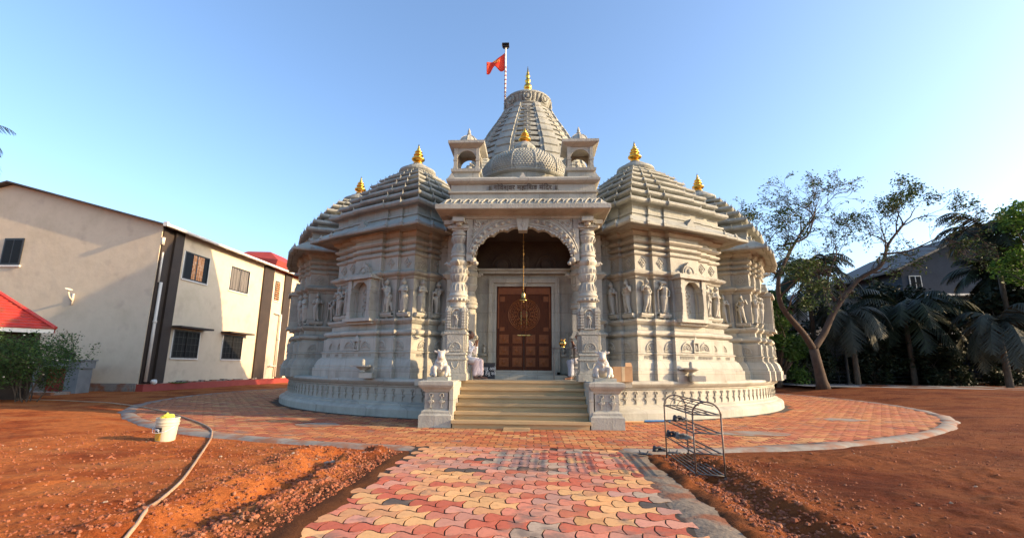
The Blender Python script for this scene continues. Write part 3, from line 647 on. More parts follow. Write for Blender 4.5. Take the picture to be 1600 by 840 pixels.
    ar.box(-.22, .22, -.024, .01, -.055, -.025); ar.add([(-.025, -.03, .2), (.025, -.03, .2), (0, -.03, .31), (0, .0, .2)], [(0, 1, 2), (0, 2, 3), (1, 3, 2)])
    for i in range(9): x = -.27+i*.0675; ar.tube([(x-.03, -.022, -.26), (x-.01, -.034, -.17), (x+.02, -.034, -.175), (x+.03, -.022, -.25)], .012, 4)
    ms = MB(); ms.box(-.13, .13, -.07, .01, -.07, -.03); ms.box(-.12, -.07, -.06, .01, -.03, .21); ms.box(.07, .12, -.06, .01, -.03, .21); ms.box(-.15, .15, -.08, .01, .21, .24)
    ms.add([(-.13, -.07, .24), (.13, -.07, .24), (.13, 0, .24), (-.13, 0, .24), (0, -.03, .42)], [(0, 1, 4), (1, 2, 4), (2, 3, 4), (3, 0, 4)]); ms.ell((0, -.03, .07), (.035, .03, .09), 8, 6)
    sh = MB(); sh.tube([(-.25, -.07, -.07), (.25, -.07, -.07)], .065, 8); sh.box(-.25, .25, -.15, .01, -.065, 0); sh.ell((0, -.05, -.15), (.05, .05, .05), 6, 4)
    ME = {}
    for nm_, m_ in (('diamond_relief', dm), ('arch_relief', ar), ('miniature_shrine', ms), ('figure_shelf', sh)): o_ = build(nm_, m_, M['stone'], None); ME[nm_] = o_.data; bpy.data.objects.remove(o_)
    def put(nm_, u, nn, z, k):
        a = k*math.pi/2; x, y = u, -nn; inst(ME[nm_], nm_, body, (x*math.cos(a)-y*math.sin(a), x*math.sin(a)+y*math.cos(a), z), a)
    ST = [(-1.585, HB), (-.955, HB+P1), (.955, HB+P1), (1.585, HB)]
    for k in (0, 1, 3):
        for q, (u, nn) in enumerate(ST):
            put('diamond_relief', u, nn, 4.6, k); put('arch_relief', u, nn+.22, 1.93, k); put('figure_shelf', u, nn, 3.02, k); figs.append((u, nn, k, q))
        for u in (-.4, .4): put('arch_relief', u, HB+P2+.22, 1.93, k)
        put('miniature_shrine', 0, HB+P2+.22, 1.93, k)
    for i, (u, nn, k, q) in enumerate(figs):
        a = k*math.pi/2; x, y = u, -nn+.0; X = x*math.cos(a)-y*math.sin(a); Y = x*math.sin(a)+y*math.cos(a)
        kind = (i*3+k) % 4; sxx = -1 if i % 2 else 1
        o = inst(FIG[kind], 'carved_figure', body, (X, Y, 3.02), a, (sxx*1.12, 1.75, 1.02))
        if k in (0,) or True: pass
    return body
T0 = tower_parts()
T0.parent = temple
SPOTS = []
for sx in (1, -1):
    for ang, rad in ((29.5, 8.33), (61.0, 8.55), (91, 8.5)):
        SPOTS.append((sx*ang, rad, sx*(ang if ang > 35 else 29.0)))
for i, (ang, rad, ra) in enumerate(SPOTS):
    p = (rad*math.sin(R(ang)), -rad*math.cos(R(ang)), 0)
    t = T0 if i == 0 else dup(T0, temple)
    t.location = p; t.rotation_euler = (0, 0, R(ra)); t.scale = (.94, .94, 1)
    if i % 3 == 2 and i:
        for ch in list(t.children):
            if ch.name.split('.')[0] in ('carved_figure', 'diamond_relief', 'arch_relief', 'miniature_shrine', 'figure_shelf'): bpy.data.objects.remove(ch)

# ---- core, stepped roof between the towers, central spire
mb = MB(); mb.lathe([(7.6, 1.0), (7.6, 5.8), (7.9, 5.9), (7.6, 6.2), (6.6, 6.5), (6.6, 6.9), (6.75, 7.0), (5.9, 7.3), (5.9, 7.7), (6.0, 7.8), (5.0, 8.1), (5.0, 8.5), (4.6, 8.7), (3.2, 9.0)], 48, (CX, CY))
core = build('core_wall', mb, M['stone'], temple)
def spire_r(z):
    pts = [(8.2, 3.75), (9.5, 3.6), (11, 3.22), (12.2, 2.84), (13.13, 2.36), (13.7, 2.05), (14.2, 1.74), (14.7, 1.46), (15.15, 1.24)]
    for (a, ra), (b, rb) in zip(pts, pts[1:]):
        if z <= b: return ra+(rb-ra)*max(0, (z-a)/(b-a))
    return pts[-1][1]
mb = MB(); n = 96; rg = []; z = 8.2; rows = []
while z < 15.0:
    h = .40*(.55+.45*spire_r(z)/3.6)
    for q, dd in ((0, -.16), (.12, .0), (.5, .035), (.72, .0), (.74, -.16), (.99, -.17)): rows.append((z+h*q, dd))
    z += h
for z, dd in rows:
    ring = []
    for j in range(n):
        a = 2*math.pi*j/n+.0001; k = ((math.degrees(a)+22.5) % 45)-22.5           # 0 at facing panels
        r = spire_r(z); rr = r+dd*(1 if abs(k) < 11.5 else .0)*(.6+.4*r/3.6)
        ring.append((CX+rr*math.cos(a), CY+rr*math.sin(a), z))
    rg.append(ring)
mb.rings(rg); spire = build('spire', mb, M['stoneroof'], temple)
mb = MB()
for k in range(8):
    for half, ex, w0, w1 in ((0, .04, 12.5, 32.5), (1, .10, 15.5, 29.5)):
        rg = []
        for z in np.arange(8.4, 15.12, .06):
            r = spire_r(z); row = []; sw_ = (.05 if half else .0)*(1 if ((z*2.1) % 1) < .8 else -.6)
            for a, e in ((w0, -.15), (w0, ex), ((w0+w1)/2, ex+.01), (w1, ex), (w1, -.15)):
                aa = R(a+45*k); q = r+(e+(sw_ if e > 0 else 0))*(.5+.5*r/3.6); row.append((CX+q*math.cos(aa), CY+q*math.sin(aa), z))
            rg.append(row)
        mb.rings(rg, cap=False, closed=False)
    # blocky mini motifs stacked on each band and each panel
    z = 8.8
    while z < 14.9:
        r = spire_r(z)
        for a, ww in ((45*k, .2),):
            aa = R(a); q = r+(.16 if ww == .13 else .03); s = .45+.55*r/3.6; c = Vector((CX+q*math.cos(aa), CY+q*math.sin(aa), z)); t = Vector((-math.sin(aa), math.cos(aa), 0)); nn = Vector((math.cos(aa), math.sin(aa), 0))
            if ww == .13: pass
            else: mb.obox(c, t*ww*s*1.1, nn*.05*s, Vector((0, 0, .075*s))); mb.ell(c+Vector((0, 0, .09*s)), (.08*s, .08*s, .07*s), 7, 4)
        z += .40*(.55+.45*r/3.6)
build('spire_bands', mb, M['stoneroof'], spire)
mb = MB()
mb.lathe([(1.20, 15.02), (1.27, 15.05), (1.31, 15.12), (1.25, 15.18), (1.16, 15.2)], 48, (CX, CY))
mb.lathe([(1.10, 15.18), (1.13, 15.32), (1.20, 15.48), (1.24, 15.62), (1.28, 15.68)], 96, (CX, CY), flute=(32, .06))
mb.lathe([(1.24, 15.66), (1.31, 15.69), (1.31, 15.75), (1.24, 15.84), (1.08, 15.95), (.82, 16.04), (.60, 16.08), (.58, 16.13), (.42, 16.18), (.3, 16.24), (.34, 16.3), (.2, 16.36)], 40, (CX, CY))
for k in range(8):
    a = R(45*k-90); b = len(mb.v); mb.tube([(.2*math.cos(R(t)), 0, .24*math.sin(R(t))) for t in range(0, 361, 30)], .05, 6); mb.ell((0, 0, 0), (.13, .08, .15), 8, 6)
    mb.xf(b, Matrix.Translation(Vector((CX+1.27*math.cos(a), CY+1.27*math.sin(a), 15.46))) @ Matrix.Rotation(a+math.pi/2, 4, 'Z'))
build('fluted_crown', mb, M['stoneroof'], spire)
mb = MB(); PK = [(.30, 0), (.34, .04), (.2, .09), (.36, .16), (.42, .23), (.34, .31), (.16, .36), (.26, .42), (.30, .47), (.18, .53), (.13, .56), (.22, .61), (.22, .66), (.11, .70), (.15, .74), (.09, .8), (.015, 1)]
mb.lathe([(r*.56, 16.34+q*1.72) for r, q in PK], 20, (CX, CY)); build('spire_finial', mb, M['gold'], spire, smooth=True)
for sx in (-1, 1):                            # small ribbed turrets on the shoulders of the spire
    x, y = sx*1.98, 19.9; mb = MB(); mb.lathe([(.5, 7.4), (.52, 9.9), (.46, 10.0), (.5, 10.08), (.42, 10.16), (.46, 10.24), (.36, 10.32), (.4, 10.4), (.28, 10.5), (.3, 10.56), (.16, 10.62)], 20, (x, y), flute=(10, .06))
    t = build('shoulder_turret', mb, M['stoneroof'], temple); build('finial', kalash(MB(), x, y, 10.6, .68, .85), M['gold'], t, smooth=True)

# ---- porch dome
DC = (0, 15.4)
mb = MB(); mb.lathe([(1.55, 6.6), (1.55, 6.9), (1.50, 6.96), (1.44, 7.0), (1.44, 7.40), (1.5, 7.43), (1.53, 7.47), (1.50, 7.51), (1.44, 7.52)], 96, DC, flute=(60, .012))
drum = build('porch_dome', mb, M['stoneroof'], temple)
mb = MB(); dprof = [(1.46, 7.51), (1.505, 7.65), (1.49, 7.81), (1.44, 7.96), (1.35, 8.11), (1.21, 8.25), (1.02, 8.38), (.82, 8.49), (.62, 8.57), (.42, 8.63)]
mb.lathe(dprof, 64, DC); 
rndd = random.Random(2)
for k in range(12):
    a = R(30*k-75)
    mb.tube([(DC[0]+(r+.005)*math.cos(a), DC[1]+(r+.005)*math.sin(a), z) for r, z in dprof], [.032, .034, .034, .034, .033, .031, .028, .025, .022, .02], 6)
for i in range(9):
    (r, z), (r2, z2) = dprof[i], dprof[i+1]
    for u in (0, .5):
        rr, zz = r+(r2-r)*u, z+(z2-z)*u; cnt = 16*max(2, int(rr*4.2))
        for j in range(cnt):
            a = 2*math.pi*(j+.5*(int(2*(i+u)) % 2))/cnt+.05; mb.ell((DC[0]+(rr-.004)*math.cos(a), DC[1]+(rr-.004)*math.sin(a), zz+.01), (.030, .030, .030), 5, 4)
mb.tube([(DC[0]+1.52*math.cos(R(a)), DC[1]+1.52*math.sin(R(a)), 7.50) for a in range(0, 361, 6)], .035, 6)
mb.lathe([(.38, 8.56), (.44, 8.64), (.42, 8.72), (.34, 8.76), (.37, 8.84), (.34, 8.92), (.26, 9.0), (.2, 9.07)], 24, DC, flute=(12, .08))
build('dome_shell', mb, M['stoneroof'], drum, smooth='auto'); build('finial', kalash(MB(), DC[0], DC[1], 9.06, .64, 1.2), M['gold'], drum, smooth=True)

# ---- porch: entablature, arch, columns, walls, door
mb = MB()
rectloft(mb, -2.0, 2.0, 12.82, 15.6, [(-.2, 5.50), (-.02, 5.52), (.0, 5.60), (.10, 5.63), (.40, 5.66), (.42, 5.68), (.42, 5.80), (.38, 5.82), (.34, 5.83), (.16, 6.03), (.12, 6.05), (.08, 6.06), (.08, 6.22), (.13, 6.24), (.13, 6.29), (.06, 6.31), (.05, 6.50), (.12, 6.53), (.18, 6.58), (.19, 6.64), (.14, 6.70), (.0, 6.71)])
for x in (-2.05, 0, 2.05): mb.add([(x-.1, 12.64, 6.66), (x+.1, 12.64, 6.66), (x+.1, 12.9, 6.7), (x-.1, 12.9, 6.7), (x, 12.70, 6.86)], [(0, 1, 4), (1, 2, 4), (2, 3, 4), (3, 0, 4)])
ent = build('entablature', mb, M['stone'], temple)
mb = MB()                                      # leaf band on the eave slope
for i in range(17):
    x = -2.08+i*.26
    mb.tube([(x-.10, 12.47, 5.86), (x-.03, 12.56, 5.97), (x+.05, 12.61, 6.01), (x+.1, 12.54, 5.93), (x+.07, 12.49, 5.86)], [.016, .028, .024, .028, .012], 6)
build('leaf_band', mb, M['stone'], ent)
def text(body, size, loc, mat, parent, name, rx=90, ext=.012, align='CENTER', sx=1.0, rz=0):
    cu = bpy.data.curves.new('t', 'FONT'); cu.body = body; cu.size = size; cu.extrude = ext; cu.align_x = align; cu.align_y = 'CENTER'; cu.offset = .0
    t = bpy.data.objects.new('t', cu); S.collection.objects.link(t); dg = bpy.context.evaluated_depsgraph_get()
    me = bpy.data.meshes.new_from_object(t.evaluated_get(dg)); bpy.data.objects.remove(t); me.name = name
    me.materials.clear(); me.materials.append(mat)
    o = bpy.data.objects.new(name, me); S.collection.objects.link(o); off = wpos(parent) if parent else Vector((0, 0, 0)); o.parent = parent
    o.location = Vector(loc)-off; o.rotation_euler = (R(rx), 0, R(rz)); o.scale = (sx, 1, 1); return o
mb = MB(); mb.box(-.84, .84, 12.745, 12.765, 6.315, 6.495); npn = build('name_panel', mb, M['stone'], ent)
# vowel sign i is typed before its consonant because this text is laid out glyph by glyph
text('॥ गोव\u0947श\u094dवर महाश\u093fव म\u0902\u093fदर ॥'.replace('श\u093f', '\u093fश').replace('\u0902\u093fद', '\u0902\u093fद'), .20, (0, 12.738, 6.40), M['incised'], ent, 'inscription', ext=.02)

def cusped_arch():
    mb = MB(); N = 132; zi = []; W = 1.42
    for i in range(N+1):
        x = -W+2*W*i/N; q = max(0, 1-(abs(x)/1.40)**2.0); zz = 4.34+.90*math.sqrt(q)
        a = math.acos(max(-1, min(1, x/W))); zz += .075*abs(math.sin(a*10))-.02; zi.append((x, min(zz, 5.4)))
    for d0, d1, up in ((12.88, 13.12, 5.56),):
        for (xa, za), (xb, zb) in zip(zi, zi[1:]):
            mb.add([(xa, d0, za), (xb, d0, zb), (xb, d0, up), (xa, d0, up), (xa, d1, za), (xb, d1, zb), (xb, d1, up), (xa, d1, up)], [(0, 1, 2, 3), (4, 7, 6, 5), (0, 4, 5, 1), (3, 2, 6, 7)])
    for sx in (-1, 1): mb.box(min(sx*1.40, sx*1.58), max(sx*1.40, sx*1.58), 12.88, 13.12, 4.30, 5.56)
    # raised mouldings following the arch
    for off, r in ((.13, .022), (.33, .028), (.47, .02)):
        pts = []
        for t in range(8, 173, 4):
            a = R(t); x = (1.40+off*.35)*math.cos(a); z = 4.34+(.90+off)*math.sin(a)
            if z < 5.55: pts.append((x, 12.875, z))
            elif pts: (mb.tube(pts, r, 6) if len(pts) > 1 else None); pts = []
        if len(pts) > 1: mb.tube(pts, r, 6)
    for t in range(10, 171, 8):
        a = R(t); c = (1.45*math.cos(a), 12.865, 4.36+1.13*math.sin(a))
        if abs(t-90) > 9 and c[2] < 5.5: mb.ell(c, (.06, .055, .06), 8, 5); mb.tube([(c[0]+.075*math.cos(R(q)), 12.87, c[2]+.06*math.sin(R(q))) for q in range(0, 361, 45)], .012, 5)
    for t in range(6, 175, 5):
        a = R(t); c = (1.36*math.cos(a), 12.88, 4.36+.93*math.sin(a)); mb.ell(c, (.035, .03, .035), 6, 4)
    for sx in (-1, 1):
        for (x, z, r) in ((1.28, 5.36, .10), (1.12, 5.40, .05), (1.38, 5.18, .06), (1.42, 5.02, .05), (1.0, 5.46, .04), (1.36, 5.47, .04)):
            for q in range(6): mb.ell((sx*x+r*.6*math.cos(q*1.047), 12.875, z+r*.6*math.sin(q*1.047)), (r*.36, .03, r*.36), 6, 4)
        mb.ell((sx*1.40, 12.95, 4.33), (.10, .12, .10), 10, 6); mb.ell((sx*1.30, 12.92, 4.24), (.06, .08, .06), 8, 6)
    mb.extr([(-.19, 5.50), (.19, 5.50), (.12, 5.16), (-.12, 5.16)], 12.80, 13.1); mb.ell((0, 12.80, 5.33), (.06, .02, .07), 8, 6)
    return build('cusped_arch', mb, M['stone'], temple)
cusped_arch()

def column(x, y, name='porch_column', full=True):
    mb = MB()
    def sq(w, z0, z1, top=1.0): mb.box(x-w, x+w, y-w, y+w, z0, z1, top=top)
    sq(.33, 1.04, 1.22); sq(.30, 1.22, 1.26); sq(.28, 1.26, 1.58)
    sq(.31, 1.58, 1.63); sq(.27, 1.63, 1.72); sq(.30, 1.72, 1.78, .93); sq(.26, 1.78, 2.26); sq(.30, 2.26, 2.33); sq(.25, 2.33, 2.40); sq(.23, 2.40, 2.98)
    for d in (1, .72): pass
    for z0, z1, w in ((1.26, 1.56, .20), (1.80, 2.24, .22)): mb.box(x-w, x+w, y-w*1.37, y+w*1.37, z0, z1); mb.box(x-w*1.37, x+w*1.37, y-w, y+w, z0, z1)
    mb.lathe([(.23, 2.95), (.25, 3.02), (.22, 3.06), (.22, 3.14), (.27, 3.18), (.28, 3.24), (.26, 3.28), (.28, 3.32), (.26, 3.37), (.24, 3.40), (.25, 3.45), (.22, 3.55), (.19, 3.66), (.175, 3.70), (.19, 3.74), (.23, 3.82), (.25, 3.90), (.23, 3.93),
              (.24, 3.95), (.24, 4.14), (.22, 4.16), (.24, 4.2), (.27, 4.24), (.28, 4.29), (.26, 4.34), (.23, 4.36), (.22, 4.42), (.25, 4.45), (.25, 4.50), (.22, 4.52), (.24, 4.57), (.22, 4.66), (.185, 4.78), (.175, 4.81), (.195, 4.86), (.24, 4.96), (.24, 5.02), (.21, 5.04), (.24, 5.07), (.24, 5.12), (.21, 5.14), (.22, 5.2)], 32, (x, y))
    sq(.21, 5.19, 5.24); sq(.26, 5.24, 5.31); sq(.20, 5.31, 5.38); sq(.24, 5.38, 5.50)
    mb.obox((x, y, 5.44), (.46, 0, 0), (0, .16, 0), (0, 0, .06)); mb.obox((x, y, 5.44), (.16, 0, 0), (0, .46, 0), (0, 0, .06))
    for a in range(4):
        ca, sa = round(math.cos(a*math.pi/2)), round(math.sin(a*math.pi/2)); mb.ell((x+ca*.30, y+sa*.30, 5.36), (.1, .1, .09), 8, 6)
        mb.tube([(x+ca*.18, y+sa*.18, 4.20), (x+ca*.32, y+sa*.32, 4.24), (x+ca*.37, y+sa*.37, 4.27), (x+ca*.42, y+sa*.42, 4.23)], [.06, .055, .045, .03], 8)
    c = build(name, mb, M['stone'], temple, smooth='auto')
    if not full: return c
    # petals and ribs
    mb = MB()
    for z0, z1, r0, r1 in ((3.46, 3.66, .25, .19), (3.74, 3.90, .19, .25), (4.58, 4.76, .24, .185), (4.84, 4.98, .19, .25)):
        for k in range(14): a = 2*math.pi*k/14; mb.tube([(x+(r0+.005)*math.cos(a), y+(r0+.005)*math.sin(a), z0), (x+((r0+r1)/2+.02)*math.cos(a), y+((r0+r1)/2+.02)*math.sin(a), (z0+z1)/2), (x+(r1+.005)*math.cos(a), y+(r1+.005)*math.sin(a), z1)], [.009, .014, .008], 5)
    for k in range(16): a = 2*math.pi*k/16; mb.box(x+.245*math.cos(a)-.018, x+.245*math.cos(a)+.018, y+.245*math.sin(a)-.018, y+.245*math.sin(a)+.018, 3.97, 4.07); mb.ell((x+.285*math.cos(a), y+.285*math.sin(a), 3.21), (.035, .035, .04), 6, 4)
    for sgx, sgy in ((0, -1), (1, 0), (-1, 0), (0, 1)):
        rot = Matrix.Translation(Vector((x, y, 0))) @ Matrix.Rotation(math.atan2(sgx, -sgy), 4, 'Z'); b = len(mb.v)
        for sx in (-1, 1):
            for z0 in np.arange(2.42, 2.86, .075): mb.box(sx*.19-.045, sx*.19+.045, -.30, -.22, z0, z0+.06)
            mb.box(sx*.19-.05, sx*.19+.05, -.31, -.21, 2.86, 2.90); mb.add([(sx*.19-.05, -.31, 2.9), (sx*.19+.05, -.31, 2.9), (sx*.19+.05, -.21, 2.9), (sx*.19-.05, -.21, 2.9), (sx*.19, -.26, 3.04)], [(0, 1, 4), (1, 2, 4), (2, 3, 4), (3, 0, 4)])
        mb.tube([(.12*math.cos(R(a)), -.25, 2.82+.13*math.sin(R(a))) for a in range(0, 181, 20)], .022, 6); mb.box(-.14, .14, -.29, -.22, 2.40, 2.44)
        for rr, t in ((.15, .018), (.10, .012)): mb.tube([(rr*math.cos(R(a)), -.305, 1.88+rr*1.1*math.sin(R(a))) for a in range(0, 181, 20)], t, 5)
        for a in (30, 90, 150): mb.ell((.06*math.cos(R(a)), -.30, 1.89+.07*math.sin(R(a))), (.025, .015, .03), 6, 4)
        mb.tube([(-.10, -.285, 1.52), (-.06, -.29, 1.40), (.0, -.29, 1.36), (.06, -.29, 1.40), (.10, -.285, 1.52)], .012, 5); mb.xf(b, rot)
    build('column_carving', mb, M['stone'], c)
    for sgx, sgy in ((0, -1), (1, 0), (-1, 0)):
        inst(FIG[0 if sgx == 0 else 1], 'carved_figure', c, Vector((x+sgx*.235, y+sgy*.235, 2.44))-wpos(c), math.atan2(sgx, -sgy), (.42, .5, .42))
    return c
for sx in (-1, 1):
    column(sx*1.80, 13.08); column(sx*1.72, 14.72, 'rear_column', False)
# walls that close the porch
mb = MB()
for sx in (-1, 1):
    xa, xb = sorted((sx*1.36, sx*3.6)); mb.box(xa, xb, 15.12, 15.9, 1.0, 5.6)
    xa, xb = sorted((sx*2.16, sx*2.44)); rectloft(mb, xa, xb, 14.72, 15.1, [(.14, 1.0), (.14, 1.4), (.06, 1.6), (.06, 2.3), (.12, 2.4), (.02, 2.5), (.02, 2.7), (.12, 2.8), (0, 2.88), (0, 4.1), (.14, 4.25), (0, 4.38), (0, 5.55)])
mb.box(-.98, .98, 15.22, 15.9, 1.0, 4.4)
pw = build('porch_wall', mb, M['stone'], temple)
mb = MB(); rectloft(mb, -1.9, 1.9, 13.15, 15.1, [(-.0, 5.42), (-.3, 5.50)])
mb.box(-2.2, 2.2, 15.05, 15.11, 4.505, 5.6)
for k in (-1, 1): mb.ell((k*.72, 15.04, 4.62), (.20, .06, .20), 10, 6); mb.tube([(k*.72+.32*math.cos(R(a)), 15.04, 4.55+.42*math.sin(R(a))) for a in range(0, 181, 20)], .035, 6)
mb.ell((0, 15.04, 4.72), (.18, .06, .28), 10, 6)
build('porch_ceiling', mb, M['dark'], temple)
mb = MB()
for z0, z1, w0, w1, d in ((1.28, 4.06, .88, .99, .10), (1.25, 4.20, .99, 1.13, .16), (1.2, 4.34, 1.13, 1.37, .07)):
    for sx in (-1, 1): mb.box(min(sx*w0, sx*w1), max(sx*w0, sx*w1), 15.2-d, 15.24, z0, z1)
    mb.box(-w0, w0, 15.2-d-.002, 15.24, z1-(w1-w0), z1-.001)
mb.box(-1.46, 1.46, 14.96, 15.24, 4.342, 4.44); mb.box(-1.50, 1.50, 14.90, 15.24, 4.442, 4.50)
mb.ell((0, 15.02, 4.02), (.1, .05, .1), 8, 6)
for sx in (-1, 1):
    mb.box(sx*1.25-.1, sx*1.25+.1, 15.06, 15.14, 1.74, 1.80); mb.ell((sx*1.25, 15.08, 1.92), (.05, .04, .1), 8, 6); mb.ell((sx*1.25, 15.08, 2.07), (.035, .035, .04), 8, 6)
df = build('door_frame', mb, M['stone'], temple)
# carved double door
mb = MB(); mb.box(-.87, -.008, 15.14, 15.20, 1.302, 3.95); mb.box(.008, .87, 15.14, 15.20, 1.302, 3.95)
door = build('door', mb, M['wood'], temple)
mb = MB()
for ix in range(4):
    for iz in range(3):
        x = -.63+ix*.42; z = 1.55+iz*.36; mb.box(x-.15, x+.15, 15.112, 15.142, z-.135, z+.135); mb.box(x-.12, x+.12, 15.095, 15.113, z-.105, z+.105, top=.9)
        mb.ell((x, 15.092, z), (.07, .025, .07), 8, 6)
        for q in range(6): mb.ell((x+.075*math.cos(q), 15.094, z+.075*math.sin(q)), (.02, .015, .02), 5, 4)
def disc(mb, x, z, r, y, t): b = len(mb.v); mb.tube([(x+r*math.cos(R(a)), y, z+r*math.sin(R(a))) for a in range(0, 361, 10)], t, 6)
for r in (.50, .45, .33, .2): disc(mb, 0, 3.05, r, 15.138, .018)
for k in range(28):
    a = 2*math.pi*k/28; mb.ell((.39*math.cos(a), 15.135, 3.05+.39*math.sin(a)), (.035, .02, .035), 6, 4)
    if k % 2: mb.ell((.265*math.cos(a), 15.135, 3.05+.265*math.sin(a)), (.045, .025, .045), 6, 4)
mb.ell((0, 15.135, 3.05), (.13, .03, .13), 10, 6)
for sx in (-1, 1):
    for x0, x1, z0, z1 in ((.06, .83, 3.70, 3.90), (.06, .10, 2.6, 3.7), (.80, .84, 2.6, 3.7), (.62, .78, 3.46, 3.62), (.62, .78, 2.52, 2.64)): mb.box(min(sx*x0, sx*x1), max(sx*x0, sx*x1), 15.118, 15.141, z0, z1)
build('door_carving', mb, M['wood2'], door)
for sx in (-1, 1):
    mb = MB(); mb.tube([(sx*.09, 15.13, 2.72), (sx*.09, 15.07, 2.74), (sx*.09, 15.06, 2.95), (sx*.09, 15.07, 3.13), (sx*.09, 15.13, 3.15)], .013, 6)
    for z in (2.72, 2.82, 2.95, 3.05, 3.15): mb.ell((sx*.09, 15.06, z), (.022, .022, .022), 6, 4)
    build('door_handle', mb, M['brass'], door)
mb = MB(); mb.box(-.2, .2, 15.07, 15.09, 2.37, 2.40)
for x in (-.2, -.07, .07, .2): mb.ell((x, 15.08, 2.385), (.028, .02, .028), 6, 4)
build('door_bolt', mb, M['brass'], door)

# ---- corner pavilions on the porch roof
def bull_mesh(nm, s, mat, vox):
    mb = MB()
    mb.ell((0, .22, .20), (.19, .36, .19)); mb.ell((0, -.02, .27), (.165, .2, .2)); mb.ell((0, .02, .44), (.09, .12, .10))
    mb.cap((0, -.06, .36), (0, -.20, .52), .12, .085); mb.cap((0, -.18, .54), (0, -.33, .47), .085, .05); mb.ell((0, -.35, .455), (.055, .04, .045))
    for sx in (-1, 1):
        mb.cap((sx*.05, -.19, .60), (sx*.085, -.19, .645), .026, .016); mb.cap((sx*.07, -.17, .57), (sx*.15, -.16, .60), .022, .03)
        mb.cap((sx*.10, -.05, .2), (sx*.15, -.22, .22), .065, .05); mb.cap((sx*.15, -.22, .22), (sx*.13, -.24, .04), .05, .042); mb.cap((sx*.13, -.24, .04), (sx*.12, -.31, .04), .042, .036)
        mb.ell((sx*.15, .40, .14), (.10, .17, .15)); mb.cap((sx*.22, .42, .05), (sx*.2, .18, .05), .05, .04)
        mb.ell((sx*.055, -.24, .56), (.018, .015, .018))
    mb.cap((0, -.14, .40), (0, -.2, .18), .05, .03); mb.tube([(.115*math.cos(R(a)), -.13+.08*math.sin(R(a)), .38+.05*math.sin(R(a))) for a in range(0, 361, 30)], .02, 6); mb.ell((0, -.24, .30), (.035, .03, .04))
    mb.cap((0, .56, .28), (.12, .60, .06), .02, .02)
    mb.v = [(x*s, y*s, z*s) for x, y, z in mb.v]
    o = build(nm, mb, mat, remesh=vox); return o
tur = None
for sx in (-1, 1):
    mb = MB(); X, Y = sx*1.68, 13.42
    rectloft(mb, X-.38, X+.38, Y-.38, Y+.38, [(.05, 6.70), (.05, 6.80), (.0, 6.83), (0, 6.98), (.06, 7.02), (.07, 7.10), (.0, 7.12)])
    for a in (-1, 1):
        for b in (-1, 1):
            cx, cy = X+a*.33, Y+b*.33; mb.box(cx-.05, cx+.05, cy-.05, cy+.05, 7.12, 7.78); mb.box(cx-.065, cx+.065, cy-.065, cy+.065, 7.38, 7.42); mb.box(cx-.065, cx+.065, cy-.065, cy+.065, 7.12, 7.18)
    for k in range(4):
        b = len(mb.v); NN = 14
        for i in range(NN):
            a0, a1 = math.pi*i/NN, math.pi*(i+1)/NN; xa, za, xb, zb = .28*math.cos(a0), 7.44+.27*math.sin(a0), .28*math.cos(a1), 7.44+.27*math.sin(a1)
            mb.add([(xa, -.36, za), (xb, -.36, zb), (xb, -.36, 7.78), (xa, -.36, 7.78), (xa, -.30, za), (xb, -.30, zb), (xb, -.30, 7.78), (xa, -.30, 7.78)], [(0, 1, 2, 3), (4, 7, 6, 5), (0, 4, 5, 1)])
        mb.xf(b, Matrix.Translation(Vector((X, Y, 0))) @ Matrix.Rotation(k*math.pi/2, 4, 'Z'))
    rectloft(mb, X-.38, X+.38, Y-.38, Y+.38, [(0, 7.78), (.14, 7.86), (.16, 7.88), (.16, 7.96), (.12, 7.98), (-.1, 8.02)])
    t = build('roof_pavilion', mb, M['stone'], temple)
    mb = MB(); mb.lathe([(.30, 7.99), (.33, 8.02), (.32, 8.10), (.26, 8.21), (.17, 8.29), (.08, 8.34), (.05, 8.37), (.07, 8.41), (.04, 8.45), (.05, 8.49), (.008, 8.62)], 24, (X, Y))
    for k in range(8): a = k*math.pi/4; mb.tube([(X+r*math.cos(a), Y+r*math.sin(a), z) for r, z in ((.335, 8.02), (.33, 8.10), (.27, 8.21), (.18, 8.29), (.08, 8.345))], .018, 5)
    build('pavilion_dome', mb, M['stone'], t, smooth='auto')
bl = bull_mesh('bull_statue', .52, M['stone'], .013)
for i, sx in enumerate((-1, 1)):
    o = bl if i == 0 else dup(bl)
    o.location = (sx*1.68, 13.42, 7.12); o.rotation_euler = (0, 0, R(70) if sx < 0 else R(-70))
    tag(o, 'small reclining stone bull inside the %s roof pavilion above the porch' % ('left' if sx < 0 else 'right'), 'bull statue', 'small bulls in the roof pavilions')
bw = bull_mesh('bull_statue', 1.02, M['marble'], .016)
for i, sx in enumerate((-1, 1)):
    o = bw if i == 0 else dup(bw)
    o.location = (sx*1.99, 11.86, 1.155) if sx < 0 else (sx*1.98, 11.86, 1.155); o.rotation_euler = (0, 0, R(12) if sx < 0 else R(-8)); o.scale = (1, .62, 1)
    tag(o, 'white marble seated bull statue on the pedestal %s of the entrance steps' % ('left' if sx < 0 else 'right'), 'bull statue', 'white bulls beside the steps')

